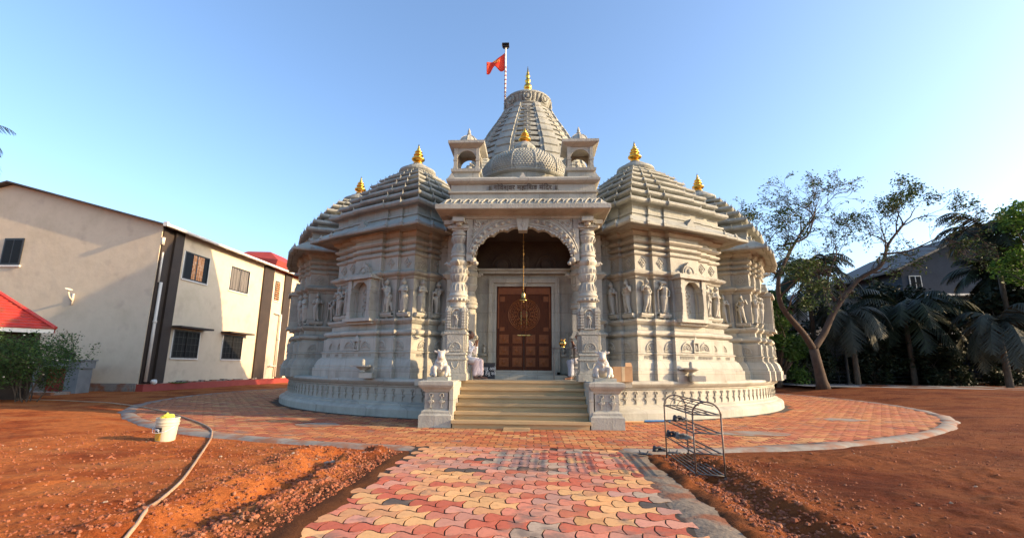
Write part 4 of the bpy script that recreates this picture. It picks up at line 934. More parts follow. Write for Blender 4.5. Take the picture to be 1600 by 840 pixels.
# ---- flagpole behind the spire
fp = tag(empty('flagpole', (-1.27, 24, 15.4)), 'tall banded white flagpole with an orange red pennant beside the temple spire', 'flagpole')
mb = MB(); mb.tube([(-1.27, 24, 15.3), (-1.27, 24, 19.45)], .05, 10)
build('pole', mb, M['white'], fp, smooth=True)
mb = MB()
for k in range(9): mb.tube([(-1.27, 24, 15.9+.26*k), (-1.27, 24, 15.96+.26*k)], .062, 10)
build('pole_bands', mb, M['redpaint'], fp)
mb = MB(); mb.box(-1.47, -1.07, 23.8, 24.2, 19.42, 19.47); mb.tube([(-1.27, 24, 19.45), (-1.27, 24, 19.62)], .025, 6); mb.box(-1.42, -1.12, 23.86, 24.14, 19.30, 19.34)
for a in (-.2, .2): mb.tube([(-1.27+a, 23.8, 19.42), (-1.27+a, 23.8, 19.22)], .012, 5)
build('top_plate', mb, M['black'], fp)
mb = MB(); rg = []; NX = 16
for i in range(NX+1):
    t = i/NX; x = -1.32-1.02*t; top = 18.95-.62*t-.12*math.sin(t*3); bot = 17.85+.25*t*(1 if t < .5 else 1)-.12*math.sin(t*8)
    if t > .55: bot -= (t-.55)*1.3
    if t > .8: bot = bot+(t-.8)*1.2
    top = max(top, bot+.05); row = []
    for j in range(7): u = j/6; row.append((x, 24+.10*math.sin(t*9+u*2)*t, bot+(top-bot)*u))
    rg.append(row)
mb.rings(rg, cap=False, closed=False); fl = build('flag', mb, M['flag'], fp, smooth=True)
sol = fl.modifiers.new('s', 'SOLIDIFY'); sol.thickness = .008
mb = MB()
for q in range(3):
    mb.tube([(-1.66-.12*q+.05*math.cos(R(a)), 23.88, 18.38-.04*q+.06*math.sin(R(a))) for a in range(-100, 200, 30)], .014, 5)
build('flag_emblem', mb, M['labely'], fp)

# ---- bell
be = tag(empty('bell', (0, 13.9, 3.3)), 'brass bell hanging on a long chain in the porch arch', 'bell')
mb = MB()
for k in range(30): z = 3.62+k*.065; mb.ell((0, 13.9, z), (.022 if k % 2 else .012, .012 if k % 2 else .022, .04), 6, 4)
build('chain', mb, M['brassdull'], be, smooth=True)
mb = MB(); mb.lathe([(.015, 3.60), (.03, 3.59), (.05, 3.56), (.06, 3.50), (.068, 3.42), (.09, 3.37), (.125, 3.33), (.125, 3.31), (.10, 3.31)], 20, (0, 13.9)); mb.cap((0, 13.9, 3.4), (0, 13.9, 3.28), .012, .022)
build('bell_body', mb, M['brass'], be, smooth=True)

# ---- people
def person(loc, rz, kurta, lower, label, flip=1):
    """seated, facing local +x, seat at z=.45; hands raised to the chin"""
    pr = tag(empty('person', loc), label, 'person'); pr.rotation_euler = (0, 0, rz)
    b = MB(); hip = Vector((0, 0, .52)); ch = Vector((.06, 0, .92)); nk = Vector((.10, 0, 1.10)); hd = Vector((.16, 0, 1.24))
    b.cap(hip, ch, .12, .14, 12); b.cap(ch, nk, .1, .055); b.cap(nk, hd, .052, .05); b.ell(hd, (.098, .076, .115), 14, 10); b.cap(hd+Vector((.03, 0, -.05)), hd+Vector((.055, 0, -.09)), .05, .03)
    b.cap(hd+Vector((.095, 0, .01)), hd+Vector((.115, 0, -.02)), .012, .017); b.ell(hd+Vector((.088, 0, -.055)), (.014, .026, .007))
    for s in (-1, 1):
        b.ell(hd+Vector((-.005, s*.076, -.005)), (.02, .012, .032)); b.ell(hd+Vector((.085, s*.032, .012)), (.012, .014, .009))
        b.cap(hip+Vector((.02, s*.10, .0)), (.42, s*.13, .50), .085, .06); b.cap((.42, s*.13, .50), (.40+s*.05, s*.12, .10), .058, .036)
        b.cap((.40+s*.05, s*.12, .055), (.56+s*.05, s*.14, .035), .034, .026)
        for k in range(5): b.cap((.56+s*.05, s*.14+(k-2)*.016, .032), (.60+s*.05-abs(k-1)*.006, s*.145+(k-2)*.019, .024), .012, .009)
        sh = ch+Vector((.02, s*.18, .09)); el = Vector((.24, s*.21, .76)); wr = Vector((.33, s*.07, 1.0))
        b.cap(ch+Vector((0, s*.08, .08)), sh, .07, .06); b.cap(sh, el, .055, .042); b.cap(el, wr, .040, .026)
        b.ell((.345, s*.055, 1.045), (.024, .04, .045), 10, 6)
        for k in range(4): p0 = Vector((.35+.004*k, s*(.03+.018*k), 1.08)); p1 = p0+Vector((.035, -s*.01, .025-.004*k)); b.cap(p0, p1, .0095, .009, 6); b.cap(p1, p1+Vector((.012, -s*.02, -.022)), .009, .008, 6)
        b.cap((.335, s*.03, 1.03), (.355, s*.005, 1.06), .012, .01, 6)
    body = build('body', b, M['skin'], pr, local=True, remesh=.0085)
    c = MB(); c.cap(hip+Vector((0, 0, -.02)), ch, .165, .175, 14); c.cap(ch+Vector((0, -.13, .07)), ch+Vector((0, .13, .07)), .095, .095); c.cap(ch+Vector((0, 0, .05)), nk+Vector((-.01, 0, -.03)), .12, .07)
    for s in (-1, 1):
        sh = ch+Vector((.02, s*.18, .08)); el = Vector((.24, s*.21, .76)); c.cap(sh, el, .08, .064); c.cap(el, Vector((.30, s*.12, .90)), .06, .045); c.cap(hip+Vector((.05, s*.10, .02)), (.32, s*.13, .52), .115, .095)
    build('shirt', c, kurta, body, local=True, remesh=.016)
    c = MB()
    for s in (-1, 1): c.cap(hip+Vector((.05, s*.10, -.01)), (.43, s*.13, .50), .11, .082); c.cap((.43, s*.13, .50), (.40+s*.05, s*.12, .16), .08, .075)
    c.cap((.30, 0, .38), (.36, 0, .20), .13, .12)
    build('trousers', c, lower, body, local=True, remesh=.016)
    c = MB(); c.ell(hd+Vector((-.022, 0, .03)), (.09, .083, .10), 14, 10); c.ell(hd+Vector((-.055, 0, -.02)), (.055, .07, .08)); build('hair', c, M['hair'], body, local=True, remesh=.01)
    return pr
pz = 1.052
p1 = person((-1.66, 13.72, pz), R(-14), M['cloth'], M['pinkcloth'], 'seated person in white kurta and pale dhoti with hands raised by the left column')
p2 = person((1.78, 14.0, pz), R(188), M['cloth'], M['greycloth'], 'seated person in grey trousers mostly hidden behind the right porch column')
mb = MB(); mb.box(-1.92, -1.44, 13.5, 13.92, pz-.002, 1.07); mb.box(-1.92, -1.44, 13.50, 13.92, 1.37, 1.43)
for a, b2 in ((-1.9, 13.52), (-1.5, 13.52), (-1.9, 13.86), (-1.5, 13.86)): mb.box(a, a+.04, b2, b2+.04, 1.07, 1.37)
tag(build('bench', mb, M['stone']), 'low stone bench under the seated person in white by the left column', 'bench')
st = tag(empty('stool', (1.72, 14.0, pz)), 'small white stool with thin legs behind the right porch column', 'stool')
mb = MB(); mb.box(1.34, 1.98, 13.82, 14.2, 1.38, 1.43); build('seat', mb, M['white'], st)
for a, b2 in ((1.36, 13.84), (1.92, 13.84), (1.36, 14.14), (1.92, 14.14)): mb = MB(); mb.box(a, a+.035, b2, b2+.035, pz, 1.38); build('leg', mb, M['white'], st)

# ---- things in and around the porch
sb = tag(empty('sign_board', (-1.12, 14.3, pz)), 'black notice board with white lettering leaning by the door frame', 'sign')
mb = MB(); mb.obox((-1.10, 14.32, pz+.235), (.26, 0, 0), (0, .012, 0), (0, .03, .235)); build('board', mb, M['black'], sb)
for k, s in enumerate(('वस्तू आहे', 'या ठेवू नये')): text(s, .125, (-1.04, 14.285+.0, pz+.29-.14*k), M['lettering'], sb, 'lettering', ext=.003)
tb = tag(empty('table', (1.15, 14.0, pz)), 'narrow dark metal table carrying a brass pot beside the door', 'table')
mb = MB(); mb.box(.84, 1.50, 13.62, 14.0, 1.93, 1.955); build('tabletop', mb, M['steel'], tb)
for a, b2 in ((.87, 13.65), (1.45, 13.65), (.87, 13.95), (1.45, 13.95)): mb = MB(); mb.box(a, a+.025, b2, b2+.025, pz, 1.93); build('leg', mb, M['steel'], tb)
mb = MB(); mb.lathe([(.05, 1.955), (.055, 1.97), (.04, 1.985), (.09, 2.02), (.11, 2.07), (.10, 2.12), (.06, 2.15), (.055, 2.165), (.09, 2.185), (.085, 2.19), (.05, 2.18)], 20, (1.14, 13.78))
tag(build('brass_pot', mb, M['brass'], smooth=True), 'round shiny brass pot on the dark metal table', 'pot')
bx = tag(empty('cardboard_box', (2.66, 13.0, 1.05)), 'brown cardboard box with open flap on the podium right of the steps', 'box')
mb = MB(); mb.box(2.42, 2.90, 12.86, 13.16, 1.05, 1.44); build('carton', mb, M['card'], bx)
mb = MB(); mb.add([(2.72, 12.855, 1.44), (2.90, 12.855, 1.44), (2.89, 12.95, 1.54), (2.74, 12.95, 1.54), (2.72, 12.865, 1.43), (2.90, 12.865, 1.43), (2.89, 12.96, 1.53), (2.74, 12.96, 1.53)], [(0, 1, 2, 3), (4, 7, 6, 5), (0, 4, 5, 1), (1, 5, 6, 2), (2, 6, 7, 3), (3, 7, 4, 0)])
build('flap', mb, M['card'], bx); mb = MB(); mb.box(2.62, 2.70, 12.857, 12.862, 1.06, 1.43); build('tape', mb, M['tape'], bx)
def basin(x, y, label):
    r = tag(empty('stone_basin', (x, y, 1.05)), label, 'stone basin', 'stone basins on the podium rim')
    mb = MB(); mb.box(x-.02, x+.36, y-.17, y+.17, 1.048, 1.20); build('block', mb, M['stone'], r)
    mb = MB(); mb.lathe([(.08, 1.2), (.11, 1.22), (.07, 1.26), (.07, 1.29), (.16, 1.34), (.22, 1.38), (.22, 1.42), (.17, 1.42), (.13, 1.39)], 20, (x+.02, y)); mb.box(x-.34, x-.12, y-.05, y+.05, 1.37, 1.415); mb.cap((x+.02, y, 1.38), (x+.02, y, 1.54), .062, .062, 12)
    build('bowl', mb, M['stone'], r, smooth='auto')
basin(-4.75, 14.05, 'stone spouted basin in front of the nearest shrine tower on the left'); basin(4.82, 14.15, 'stone spouted basin in front of the nearest shrine tower on the right')
basin(-9.3, 18.6, 'stone spouted basin at the far left end of the round podium'); basin(9.45, 18.9, 'stone spouted basin at the far right end of the round podium')
mb = MB(); mb.box(-.38, .22, 11.12, 11.38, .0, .05); tag(build('stone_slab', mb, M['step']), 'small flat yellow stone slab lying at the foot of the steps', 'slab')
bp_ = MB(); bp_.tube([(3.25, 13.28, .03), (3.95, 13.4, .03)], .025, 8); tag(build('blue_pipe', bp_, M['bluepipe']), 'short length of blue pipe lying at the foot of the podium', 'pipe')
bp_ = MB(); bp_.tube([(2.45, 12.95, .03), (3.18, 13.10, .03)], .022, 8); tag(build('wooden_stick', bp_, M['card']), 'brown stick lying beside the blue pipe at the podium foot', 'stick')

# ---- shoe rack
def rack():
    r = tag(empty('shoe_rack', (2.75, 7.6, 0)), 'grey metal three tier shoe rack with arched ends beside the path', 'shoe rack')
    A, B, C_, D = Vector((2.50, 8.35, 0)), Vector((2.45, 6.85, 0)), Vector((2.82, 8.45, 0)), Vector((2.72, 6.70, 0))
    A, B = Vector((2.50, 8.40, 0)), Vector((2.46, 6.83, 0)); C_, D = Vector((2.86, 8.42, 0)), Vector((2.80, 6.72, 0))
    Z = [.04, .30, .56, .80]; top = .80
    for P, Q in ((A, C_), (B, D)):
        for p in (P, Q):
            mb = MB(); z0 = min(gz(p.x, p.y), 0)-.01; mb.tube([(p.x, p.y, z0), (p.x, p.y, top)], .0125, 8); mb.tube([(p.x, p.y, z0), (p.x, p.y, z0+.04)], .018, 8); build('leg', mb, M['rust'], r, smooth=True)
        mb = MB(); c = (P+Q)/2; h = (Q-P)/2; mb.tube([c-h*math.cos(R(a))+Vector((0, 0, top+.17*math.sin(R(a)))) for a in range(0, 181, 12)], .0115, 8); build('arched_end', mb, M['rust'], r, smooth=True)
    for i, z in enumerate(Z):
        mb = MB(); vz = Vector((0, 0, z))
        mb.tube([A+vz, C_+vz], .010, 6); mb.tube([B+vz, D+vz], .010, 6)
        nb = 6 if i == 0 else 4
        for k in range(nb): t = k/(nb-1); mb.tube([A.lerp(C_, t)+vz, B.lerp(D, t)+vz], .008 if 0 < k < nb-1 else .011, 6)
        for t in (.33, .66): mb.tube([A.lerp(B, t)+vz-Vector((0, 0, .012)), C_.lerp(D, t)+vz-Vector((0, 0, .012))], .006, 5)
        build('shelf', mb, M['steel'], r, smooth=True)
    mb = MB(); up = Vector((0, 0, top+.15))
    for s in (.25, .75): mb.tube([A.lerp(C_, s)+Vector((0, 0, top+.12)), B.lerp(D, s)+Vector((0, 0, top+.12))], .007, 6)
    mb.tube([A.lerp(C_, .5)+Vector((0, 0, top+.17)), B.lerp(D, .5)+Vector((0, 0, top+.17))], .009, 6)
    for t in (.25, .5, .75):
        P = A.lerp(B, t); Q = C_.lerp(D, t); c = (P+Q)/2; h = (Q-P)/2; mb.tube([c-h*math.cos(R(a))+Vector((0, 0, top+.165*math.sin(R(a)))) for a in range(0, 91, 15)], .005, 5)
    build('top_rail', mb, M['steel'], r, smooth=True)
rack()
def shoe(name, loc, rz, mat, label, sandal=False, roll=0):
    b = MB()
    if sandal:
        for s in (0,): b.ell((0, 0, .012), (.135, .048, .014), 14, 6); b.ell((.06, 0, .016), (.07, .052, .014), 12, 6)
        b.tube([(.03, -.05, .015), (.045, -.03, .05), (.05, 0, .06), (.045, .03, .05), (.03, .05, .015)], .012, 6); b.tube([(-.07, -.04, .015), (-.09, 0, .07), (-.07, .04, .015)], .009, 6)
    else:
        b.ell((0, 0, .012), (.14, .048, .016), 14, 6); b.ell((.075, 0, .035), (.065, .046, .030)); b.cap((.05, 0, .045), (-.01, 0, .065), .034, .032); b.cap((-.085, 0, .035), (-.085, 0, .075), .04, .032)
        for q in (-1, 1): b.cap((-.08, q*.03, .07), (.01, q*.03, .07), .014, .014)
        b.v = [(x, y, max(z, .004)) for x, y, z in b.v]
    o = build(name, b, mat, remesh=.006); o.location = loc; o.rotation_euler = (R(roll), 0, R(rz)); tag(o, label, 'shoe', 'shoes on and beside the rack'); return o
shoe('shoe', (2.66, 8.1, .573), 15, M['shoe'], 'black sports shoe on the second highest shelf of the rack'); 
shoe('shoe', (2.60, 8.28, .312), -30, M['shoe'], 'black shoe on the middle shelf at the far end of the rack'); shoe('shoe', (2.68, 8.02, .312), -20, M['shoegrey'], 'grey shoe beside the black one on the middle shelf of the rack')
shoe('shoe', (2.44, 8.62, .02), 10, M['shoe'], 'black shoe on the ground touching the far leg of the rack'); shoe('shoe', (2.66, 8.5, .02), -15, M['shoegrey'], 'dark grey shoe on the ground under the far end of the rack', True)
shoe('sandal', (2.12, 8.30, .02), -20, M['shoe'], 'dark strapped sandal lying alone on the concrete left of the rack', True)

# ---- bucket, cloth, hose
bk = tag(empty('bucket', (-6.61, 9.06, gz(-6.61, 9.06))), 'cream plastic paint bucket with yellow and black label standing on the soil', 'bucket')
z0 = gz(-6.61, 9.06)-.01; c = (-6.61, 9.06); mb = MB()
mb.lathe([(.150, z0), (.158, z0+.015), (.175, z0+.28), (.190, z0+.285), (.190, z0+.305), (.180, z0+.31), (.182, z0+.33), (.195, z0+.335), (.195, z0+.36), (.183, z0+.365), (.185, z0+.40), (.195, z0+.41), (.188, z0+.425), (.178, z0+.42), (.165, z0+.30), (.14, z0+.02)], 36, c); build('pail', mb, M['plastic'], bk, smooth='auto')
def band(mb, a0, a1, za, zb, e):
    rg = []
    for i in range(13):
        a = R(a0+(a1-a0)*i/12); row = []
        for z in (za, zb): r = .158+(.175-.158)*(z/.28)+e; row.append((c[0]+r*math.cos(a), c[1]+r*math.sin(a), z0+z))
        rg.append(row)
    mb.rings(rg, cap=False, closed=False)
mb = MB(); band(mb, -150, -80, .02, .17, .003); build('yellow_label', mb, M['labely'], bk)
mb = MB(); band(mb, -152, -78, .172, .255, .0035)
for q in range(5): a = R(-100+4*q); mb.box(c[0]+.172*math.cos(a)-.004, c[0]+.172*math.cos(a)+.004, c[1]+.172*math.sin(a)-.004, c[1]+.172*math.sin(a)+.004, z0+.05+.022*q, z0+.058+.022*q)
build('black_label', mb, M['black'], bk)
mb = MB()
for s in (0, 1): mb.tube([(c[0]+.178*math.cos(R(a)), c[1]+.178*math.sin(R(a)), z0+.205+.02*math.sin(R(a*6+s*90))) for a in range(-140, -88, 6)], .006, 5)
build('label_stroke', mb, M['lettering'], bk)
mb = MB(); mb.tube([(c[0]-.195, c[1]-.02, z0+.30), (c[0]-.21, c[1]-.08, z0+.24), (c[0]-.12, c[1]-.19, z0+.17), (c[0], c[1]-.21, z0+.165), (c[0]+.12, c[1]-.19, z0+.19), (c[0]+.2, c[1]-.06, z0+.28)], .004, 6); build('handle', mb, M['lettering'], bk)
mb = MB(); rr = random.Random(4)
for k in range(9): mb.ell((c[0]+rr.uniform(-.07, .05), c[1]+rr.uniform(-.05, .05), z0+.40+rr.uniform(0, .05)), (rr.uniform(.04, .08), rr.uniform(.04, .07), rr.uniform(.03, .07)), 8, 6)
mb.cap((c[0]-.02, c[1], z0+.44), (c[0]-.03, c[1], z0+.50), .04, .018); tag(build('cloth', mb, M['yellow'], remesh=.012), 'crumpled bright yellow cloth stuffed into the top of the bucket', 'cloth')
hp = [(-22.5, 18.6), (-19, 17.8), (-16.2, 17.3), (-14.0, 16.5), (-11.0, 14.45), (-8.6, 12.4), (-7.05, 10.9), (-6.15, 9.7), (-5.15, 8.05), (-3.95, 5.95), (-3.42, 4.85), (-3.05, 4.15), (-2.7, 3.2), (-2.2, 1.0)]
def catm(P, n=8):
    out = []; P = [Vector((*p, 0)) for p in P]
    for i in range(len(P)-1):
        a, b, c, d = P[max(i-1, 0)], P[i], P[i+1], P[min(i+2, len(P)-1)]
        for k in range(n): t = k/n; out.append(.5*((2*b)+(c-a)*t+(2*a-5*b+4*c-d)*t*t+(3*b-a-3*c+d)*t**3))
    return out+[P[-1]]
hz = [(p.x, p.y, max(gz(p.x, p.y), .0 if math.hypot(p.x, p.y-24) < PR+.2 else -1)+.02) for p in catm(hp)]
hz = [(x, y, sum(q[2] for q in hz[max(0, i-2):i+3])/len(hz[max(0, i-2):i+3])) for i, (x, y, z) in enumerate(hz)]
mb = MB(); mb.tube(hz, .018, 8); tag(build('hose', mb, M['hose'], smooth=True), 'long dusty beige hose curving across the red soil to the left building', 'hose')

# ---------------------------------------------------------------- left building
WX = -19.5; Y0 = 23.55; Y1 = 44; EZ = 8.75; RX = -28.5; RZ = 11.15
lb = tag(empty('building', (WX-4, 30, 0)), 'two storey cream building with dark brown pilasters and a sloping sheet roof', 'building')
mb = MB(); rg = []
o2 = [(WX, -.2), (WX, EZ), (RX, RZ-.12), (2*RX-WX, EZ), (2*RX-WX, -.2)]
vs = [(x, Y0, z) for x, z in o2]+[(x, Y1, z) for x, z in o2]; mb.add(vs, [(0, 4, 3, 2, 1), (5, 6, 7, 8, 9), (0, 1, 6, 5), (1, 2, 7, 6), (2, 3, 8, 7), (3, 4, 9, 8)])
build('wall', mb, M['cream'], lb)
mb = MB()
for sgn in (1, -1):
    xa = RX+sgn*(WX-RX+.55); za = EZ-.14+.0; za = EZ-(RZ-EZ)/(9)*.55
    mb.add([(RX, Y0-.35, RZ-.08), (xa, Y0-.35, za-.08), (xa, Y1+.3, za-.08), (RX, Y1+.3, RZ-.08), (RX, Y0-.35, RZ), (xa, Y0-.35, za), (xa, Y1+.3, za), (RX, Y1+.3, RZ)], [(0, 1, 2, 3), (4, 7, 6, 5), (0, 4, 5, 1), (1, 5, 6, 2), (2, 6, 7, 3), (3, 7, 4, 0)])
roof = build('roof', mb, M['darkroof'], lb)
mb = MB(); za = EZ-.15; rg = [[(WX+.5+.09*math.cos(R(a)), y, za-.02+.09*math.sin(R(a))) for a in range(0, 360, 45)] for y in (Y0-.4, Y1)]; mb.rings(rg); mb.box(WX+.40, WX+.62, Y0-.5, Y0-.38, za-.12, za+.1)
for y in np.arange(25, 44, 1.1): mb.box(WX+.38, WX+.62, y, y+.04, za-.12, za-.08)
build('gutter', mb, M['white'], roof)
mb = MB(); mb.add([(RX-4, 36, 9.3), (RX+4, 36, 9.3), (RX+4, 40, 9.3), (RX-4, 40, 9.3)], [(0, 1, 2, 3)]) if False else None
mb.add([(WX-3.2, 34.5, EZ+.9), (WX+.3, 34.5, EZ+.5), (WX+.3, 38.2, EZ+.5), (WX-3.2, 38.2, EZ+.9), (WX-2.6, 35.3, EZ+1.35), (WX-.8, 35.3, EZ+1.3), (WX-.8, 37.5, EZ+1.3), (WX-2.6, 37.5, EZ+1.35), (WX-3.2, 34.5, EZ-.3), (WX+.1, 34.5, EZ-.3), (WX+.1, 38.2, EZ-.3), (WX-3.2, 38.2, EZ-.3)],
       [(4, 5, 6, 7), (0, 1, 5, 4), (1, 2, 6, 5), (2, 3, 7, 6), (3, 0, 4, 7), (8, 9, 1, 0), (9, 10, 2, 1), (10, 11, 3, 2)]); build('roof_hatch', mb, M['redpaint'], roof)
for y0, y1, pr in ((23.6, 23.95, .08), (24.4, 25.05, .14), (33.3, 34.6, .12), (36.3, 37.3, .12), (40.5, 41.4, .12)):
    mb = MB(); mb.box(WX-.02, WX+pr, y0, y1, .40, EZ-.16); build('pilaster', mb, M['brown'], lb)
mb = MB(); mb.box(WX-.02, WX+.02, 23.96, 24.39, .40, EZ-.16); build('recess', mb, M['brown'], lb)
mb = MB(); mb.box(WX-.02, WX+.35, Y0-.05, Y1, -.1, .38); build('plinth', mb, M['redpaint'], lb)
mb = MB(); mb.box(-26, WX-.02, Y0-.12, Y0+.02, -.1, .42); mb.box(WX-.9, WX-.1, Y0-.2, Y0-.1, -.1, .36); build('plinth_end', mb, M['concrete'], lb)
def window(y0, y1, z0, z1, cur=None, bars=True, hood=False):
    mb = MB(); x = WX
    w = MB(); t = .06
    w.box(x-.02, x+.05, y0, y1, z0, z0+t); w.box(x-.02, x+.05, y0, y1, z1-t, z1); w.box(x-.02, x+.05, y0, y0+t, z0+t, z1-t); w.box(x-.02, x+.05, y1-t, y1, z0+t, z1-t); m_ = (y0+y1)/2; w.box(x-.02, x+.045, m_-.03, m_+.03, z0+t, z1-t)
    if bars:
        for k in range(1, 6): q = y0+(y1-y0)*k/6; w.box(x+.05, x+.065, q-.008, q+.008, z0, z1)
        for k in range(1, 4): q = z0+(z1-z0)*k/4; w.box(x+.052, x+.064, y0, y1, q-.008, q+.008)
    f = build('window', w, M['frame'], lb); g = MB(); g.box(x-.015, x+.012, y0+t, y1-t, z0+t, z1-t); build('pane', g, M['glass'], f)
    if cur:
        c = MB(); rg = []
        for i in range(25): q = cur[0]+(cur[1]-cur[0])*i/24; rg.append([(x+.02+.012*math.sin(i*1.6), q, z0+t+.02), (x+.02+.012*math.sin(i*1.6+.5), q, z1-t-.02)])
        c.rings(rg, cap=False, closed=False); build('curtain', c, cur[2], f)
    s = MB(); s.box(x-.02, x+.07, y0-.06, y1+.06, z0-.07, z0-.005); s.box(x-.02, x+.03, y0-.07, y0-.003, z0, z1); s.box(x-.02, x+.03, y1+.003, y1+.07, z0, z1); build('surround', s, M['white'], f)
    if hood:
        h = MB(); h.box(x-.02, x+.62, y0-.3, y1+.35, z1+.10, z1+.20); build('hood', h, M['brown'], lb)
window(25.4, 27.45, 6.12, 7.70, (26.1, 27.0, M['curtain']), False)
window(29.6, 31.65, 6.15, 7.72, (29.7, 31.5, M['greycurtain']), False)
window(25.45, 27.5, 1.72, 3.25, None, True, True); window(29.7, 31.75, 1.72, 3.25, None, True, True)
window(38.2, 40.0, 6.15, 7.72, None, False); window(38.2, 40.0, 1.72, 3.25, None, True, True); window(35.0, 35.7, 6.2, 7.7, None, True)
mb = MB()
for z in np.arange(6.25, 7.65, .16): mb.box(WX+.04, WX+.09, 35.02, 35.68, z, z+.06)
build('louvre', mb, M['curtain'], lb)
w = MB(); w.box(-28.2, -27.1, Y0-.045, Y0+.02, 6.48, 7.96); f = build('window', w, M['frame'], lb)
g = MB(); g.box(-28.12, -27.69, Y0-.055, Y0-.046, 6.58, 7.86); g.box(-27.62, -27.18, Y0-.055, Y0-.046, 6.58, 7.86); build('pane', g, M['glass'], f)
g = MB(); g.box(-28.28, -27.02, Y0-.08, Y0, 6.38, 6.475); build('sill', g, M['white'], f)
for y, zb, zt in ((23.80, .5, 5.6), (36.05, .5, 5.2)):
    mb = MB(); mb.tube([(WX+.17, y, zb), (WX+.17, y, zt)], .075, 10); mb.tube([(WX+.17, y, zt*.62+.0), (WX+.17, y, zt*.62+.12)], .095, 10)
    if y < 30: mb.tube([(WX+.10, y-.1, 5.6), (WX+.10, y-.1, 7.2)], .05, 8); mb.box(WX+.0, WX+.12, y-.25, y-.1, 7.6, 8.0)
    else: mb.tube([(WX+.17, 35.2, 1.3), (WX+.17, y, 1.3)], .05, 8); mb.tube([(WX+.17, y, zt), (WX+.17, 35.4, zt+.02), (WX+.02, 35.3, zt)], .05, 8)
    build('drain_pipe', mb, M['pvc'], lb, smooth=True)
lamp = MB(); lamp.tube([(-23.75, Y0, 4.55), (-23.72, Y0-.25, 4.75), (-23.6, Y0-.5, 5.05)], .045, 8); lamp.ell((-23.52, Y0-.55, 5.1), (.12, .22, .05), 12, 6, rot=Matrix.Rotation(R(25), 3, 'Y')); lamp.box(-23.82, -23.70, Y0-.05, Y0, 4.35, 4.95)
l_ = build('wall_lamp', lamp, M['pvc'], lb, smooth=True)
for (x, y, s, lab, mt) in ((-19.25, 24.2, .16, 'crumpled white plastic bag on the red plinth below the drain pipe', 'white'),):
    mb = MB(); rr = random.Random(8)
    for k in range(8): mb.ell((x+rr.uniform(-.1, .1), y+rr.uniform(-.25, .25), .38+rr.uniform(.04, .2)), (rr.uniform(.06, .12), rr.uniform(.08, .16), rr.uniform(.05, .14)), 7, 5)
    tag(build('plastic_bag', mb, M[mt], remesh=.03), lab, 'bag')
mb = MB(); mb.tube([(-19.2+.32*math.cos(a*.5), 25.6+.36*math.sin(a*.5)+.02*a, .40+.02*math.sin(a)) for a in range(0, 34)], .02, 6); tag(build('garden_hose', mb, M['leafbright'], smooth=True), 'coiled green garden hose on the red plinth of the cream building', 'hose')
mb = MB(); rr = random.Random(12)
for k in range(26): y = rr.uniform(26, 34); mb.box(WX+.05, WX+.05+rr.uniform(.12, .28), y, y+rr.uniform(.2, .5), .379, .379+rr.uniform(.03, .12), rot=rr.uniform(-.1, .1))
tag(build('rubble', mb, M['concrete']), 'broken concrete bits heaped along the red plinth', 'rubble', kind='stuff')

# red roofed hut
sh = tag(empty('hut', (-20.8, 18.4, 0)), 'small hut with a bright red tiled hip roof and white fascia', 'hut')
hx0, hx1, hy0, hy1 = -24.0, -18.55, 18.0, 21.8; ez, rz_ = 2.70, 4.15
mb = MB(); N = 12; A_ = [(hx0, hy0), (hx1, hy0), (hx1, hy1), (hx0, hy1)]; rx0, rx1, ry = -22.1, -20.45, (hy0+hy1)/2; B_ = [(rx0, ry-.02), (rx1, ry-.02), (rx1, ry+.02), (rx0, ry+.02)]; rg = []
for i in range(N+1):
    t = i/N; tt = t**.92
    for e in ((.0, 0), (-.012, .045)):
        if i == N and e[0]: continue
        q = tt+e[0]; rg.append([(a[0]+(b[0]-a[0])*q, a[1]+(b[1]-a[1])*q, ez+(rz_-ez)*t+e[1]) for a, b in zip(A_, B_)])
mb.rings(rg, cap=False)
for k in range(4): a, b = A_[k], B_[k]; mb.tube([(a[0], a[1], ez+.04), (b[0], b[1], rz_+.05)], .07, 6)
mb.tube([(rx0, ry, rz_+.04), (rx1, ry, rz_+.04)], .08, 6)
build('roof', mb, M['redtile'], sh)
mb = MB(); mb.box(hx0+.05, hx1-.05, hy0+.03, hy0+.07, ez-.16, ez+.01); mb.box(hx1-.08, hx1-.04, hy0+.05, hy1, ez-.16, ez+.01); build('fascia', mb, M['white'], sh)
mb = MB(); mb.box(hx0+.4, hx1-.5, hy0+.6, hy1-.4, -.1, ez); build('wall', mb, M['dark'], sh)
for x in (-19.0, -21.6): mb = MB(); mb.box(x-.07, x+.07, hy0+.15, hy0+.29, -.1, ez-.1); build('post', mb, M['brown'], sh)
for ch in sh.children:
    ch.matrix_parent_inverse = Matrix.Identity(4)
sh_rot = Matrix.Translation(Vector((-18.55, 18.0, 0))) @ Matrix.Rotation(R(47), 4, 'Z') @ Matrix.Translation(Vector((18.55, -18.0, 0)))
sh.matrix_basis = sh_rot @ sh.matrix_basis
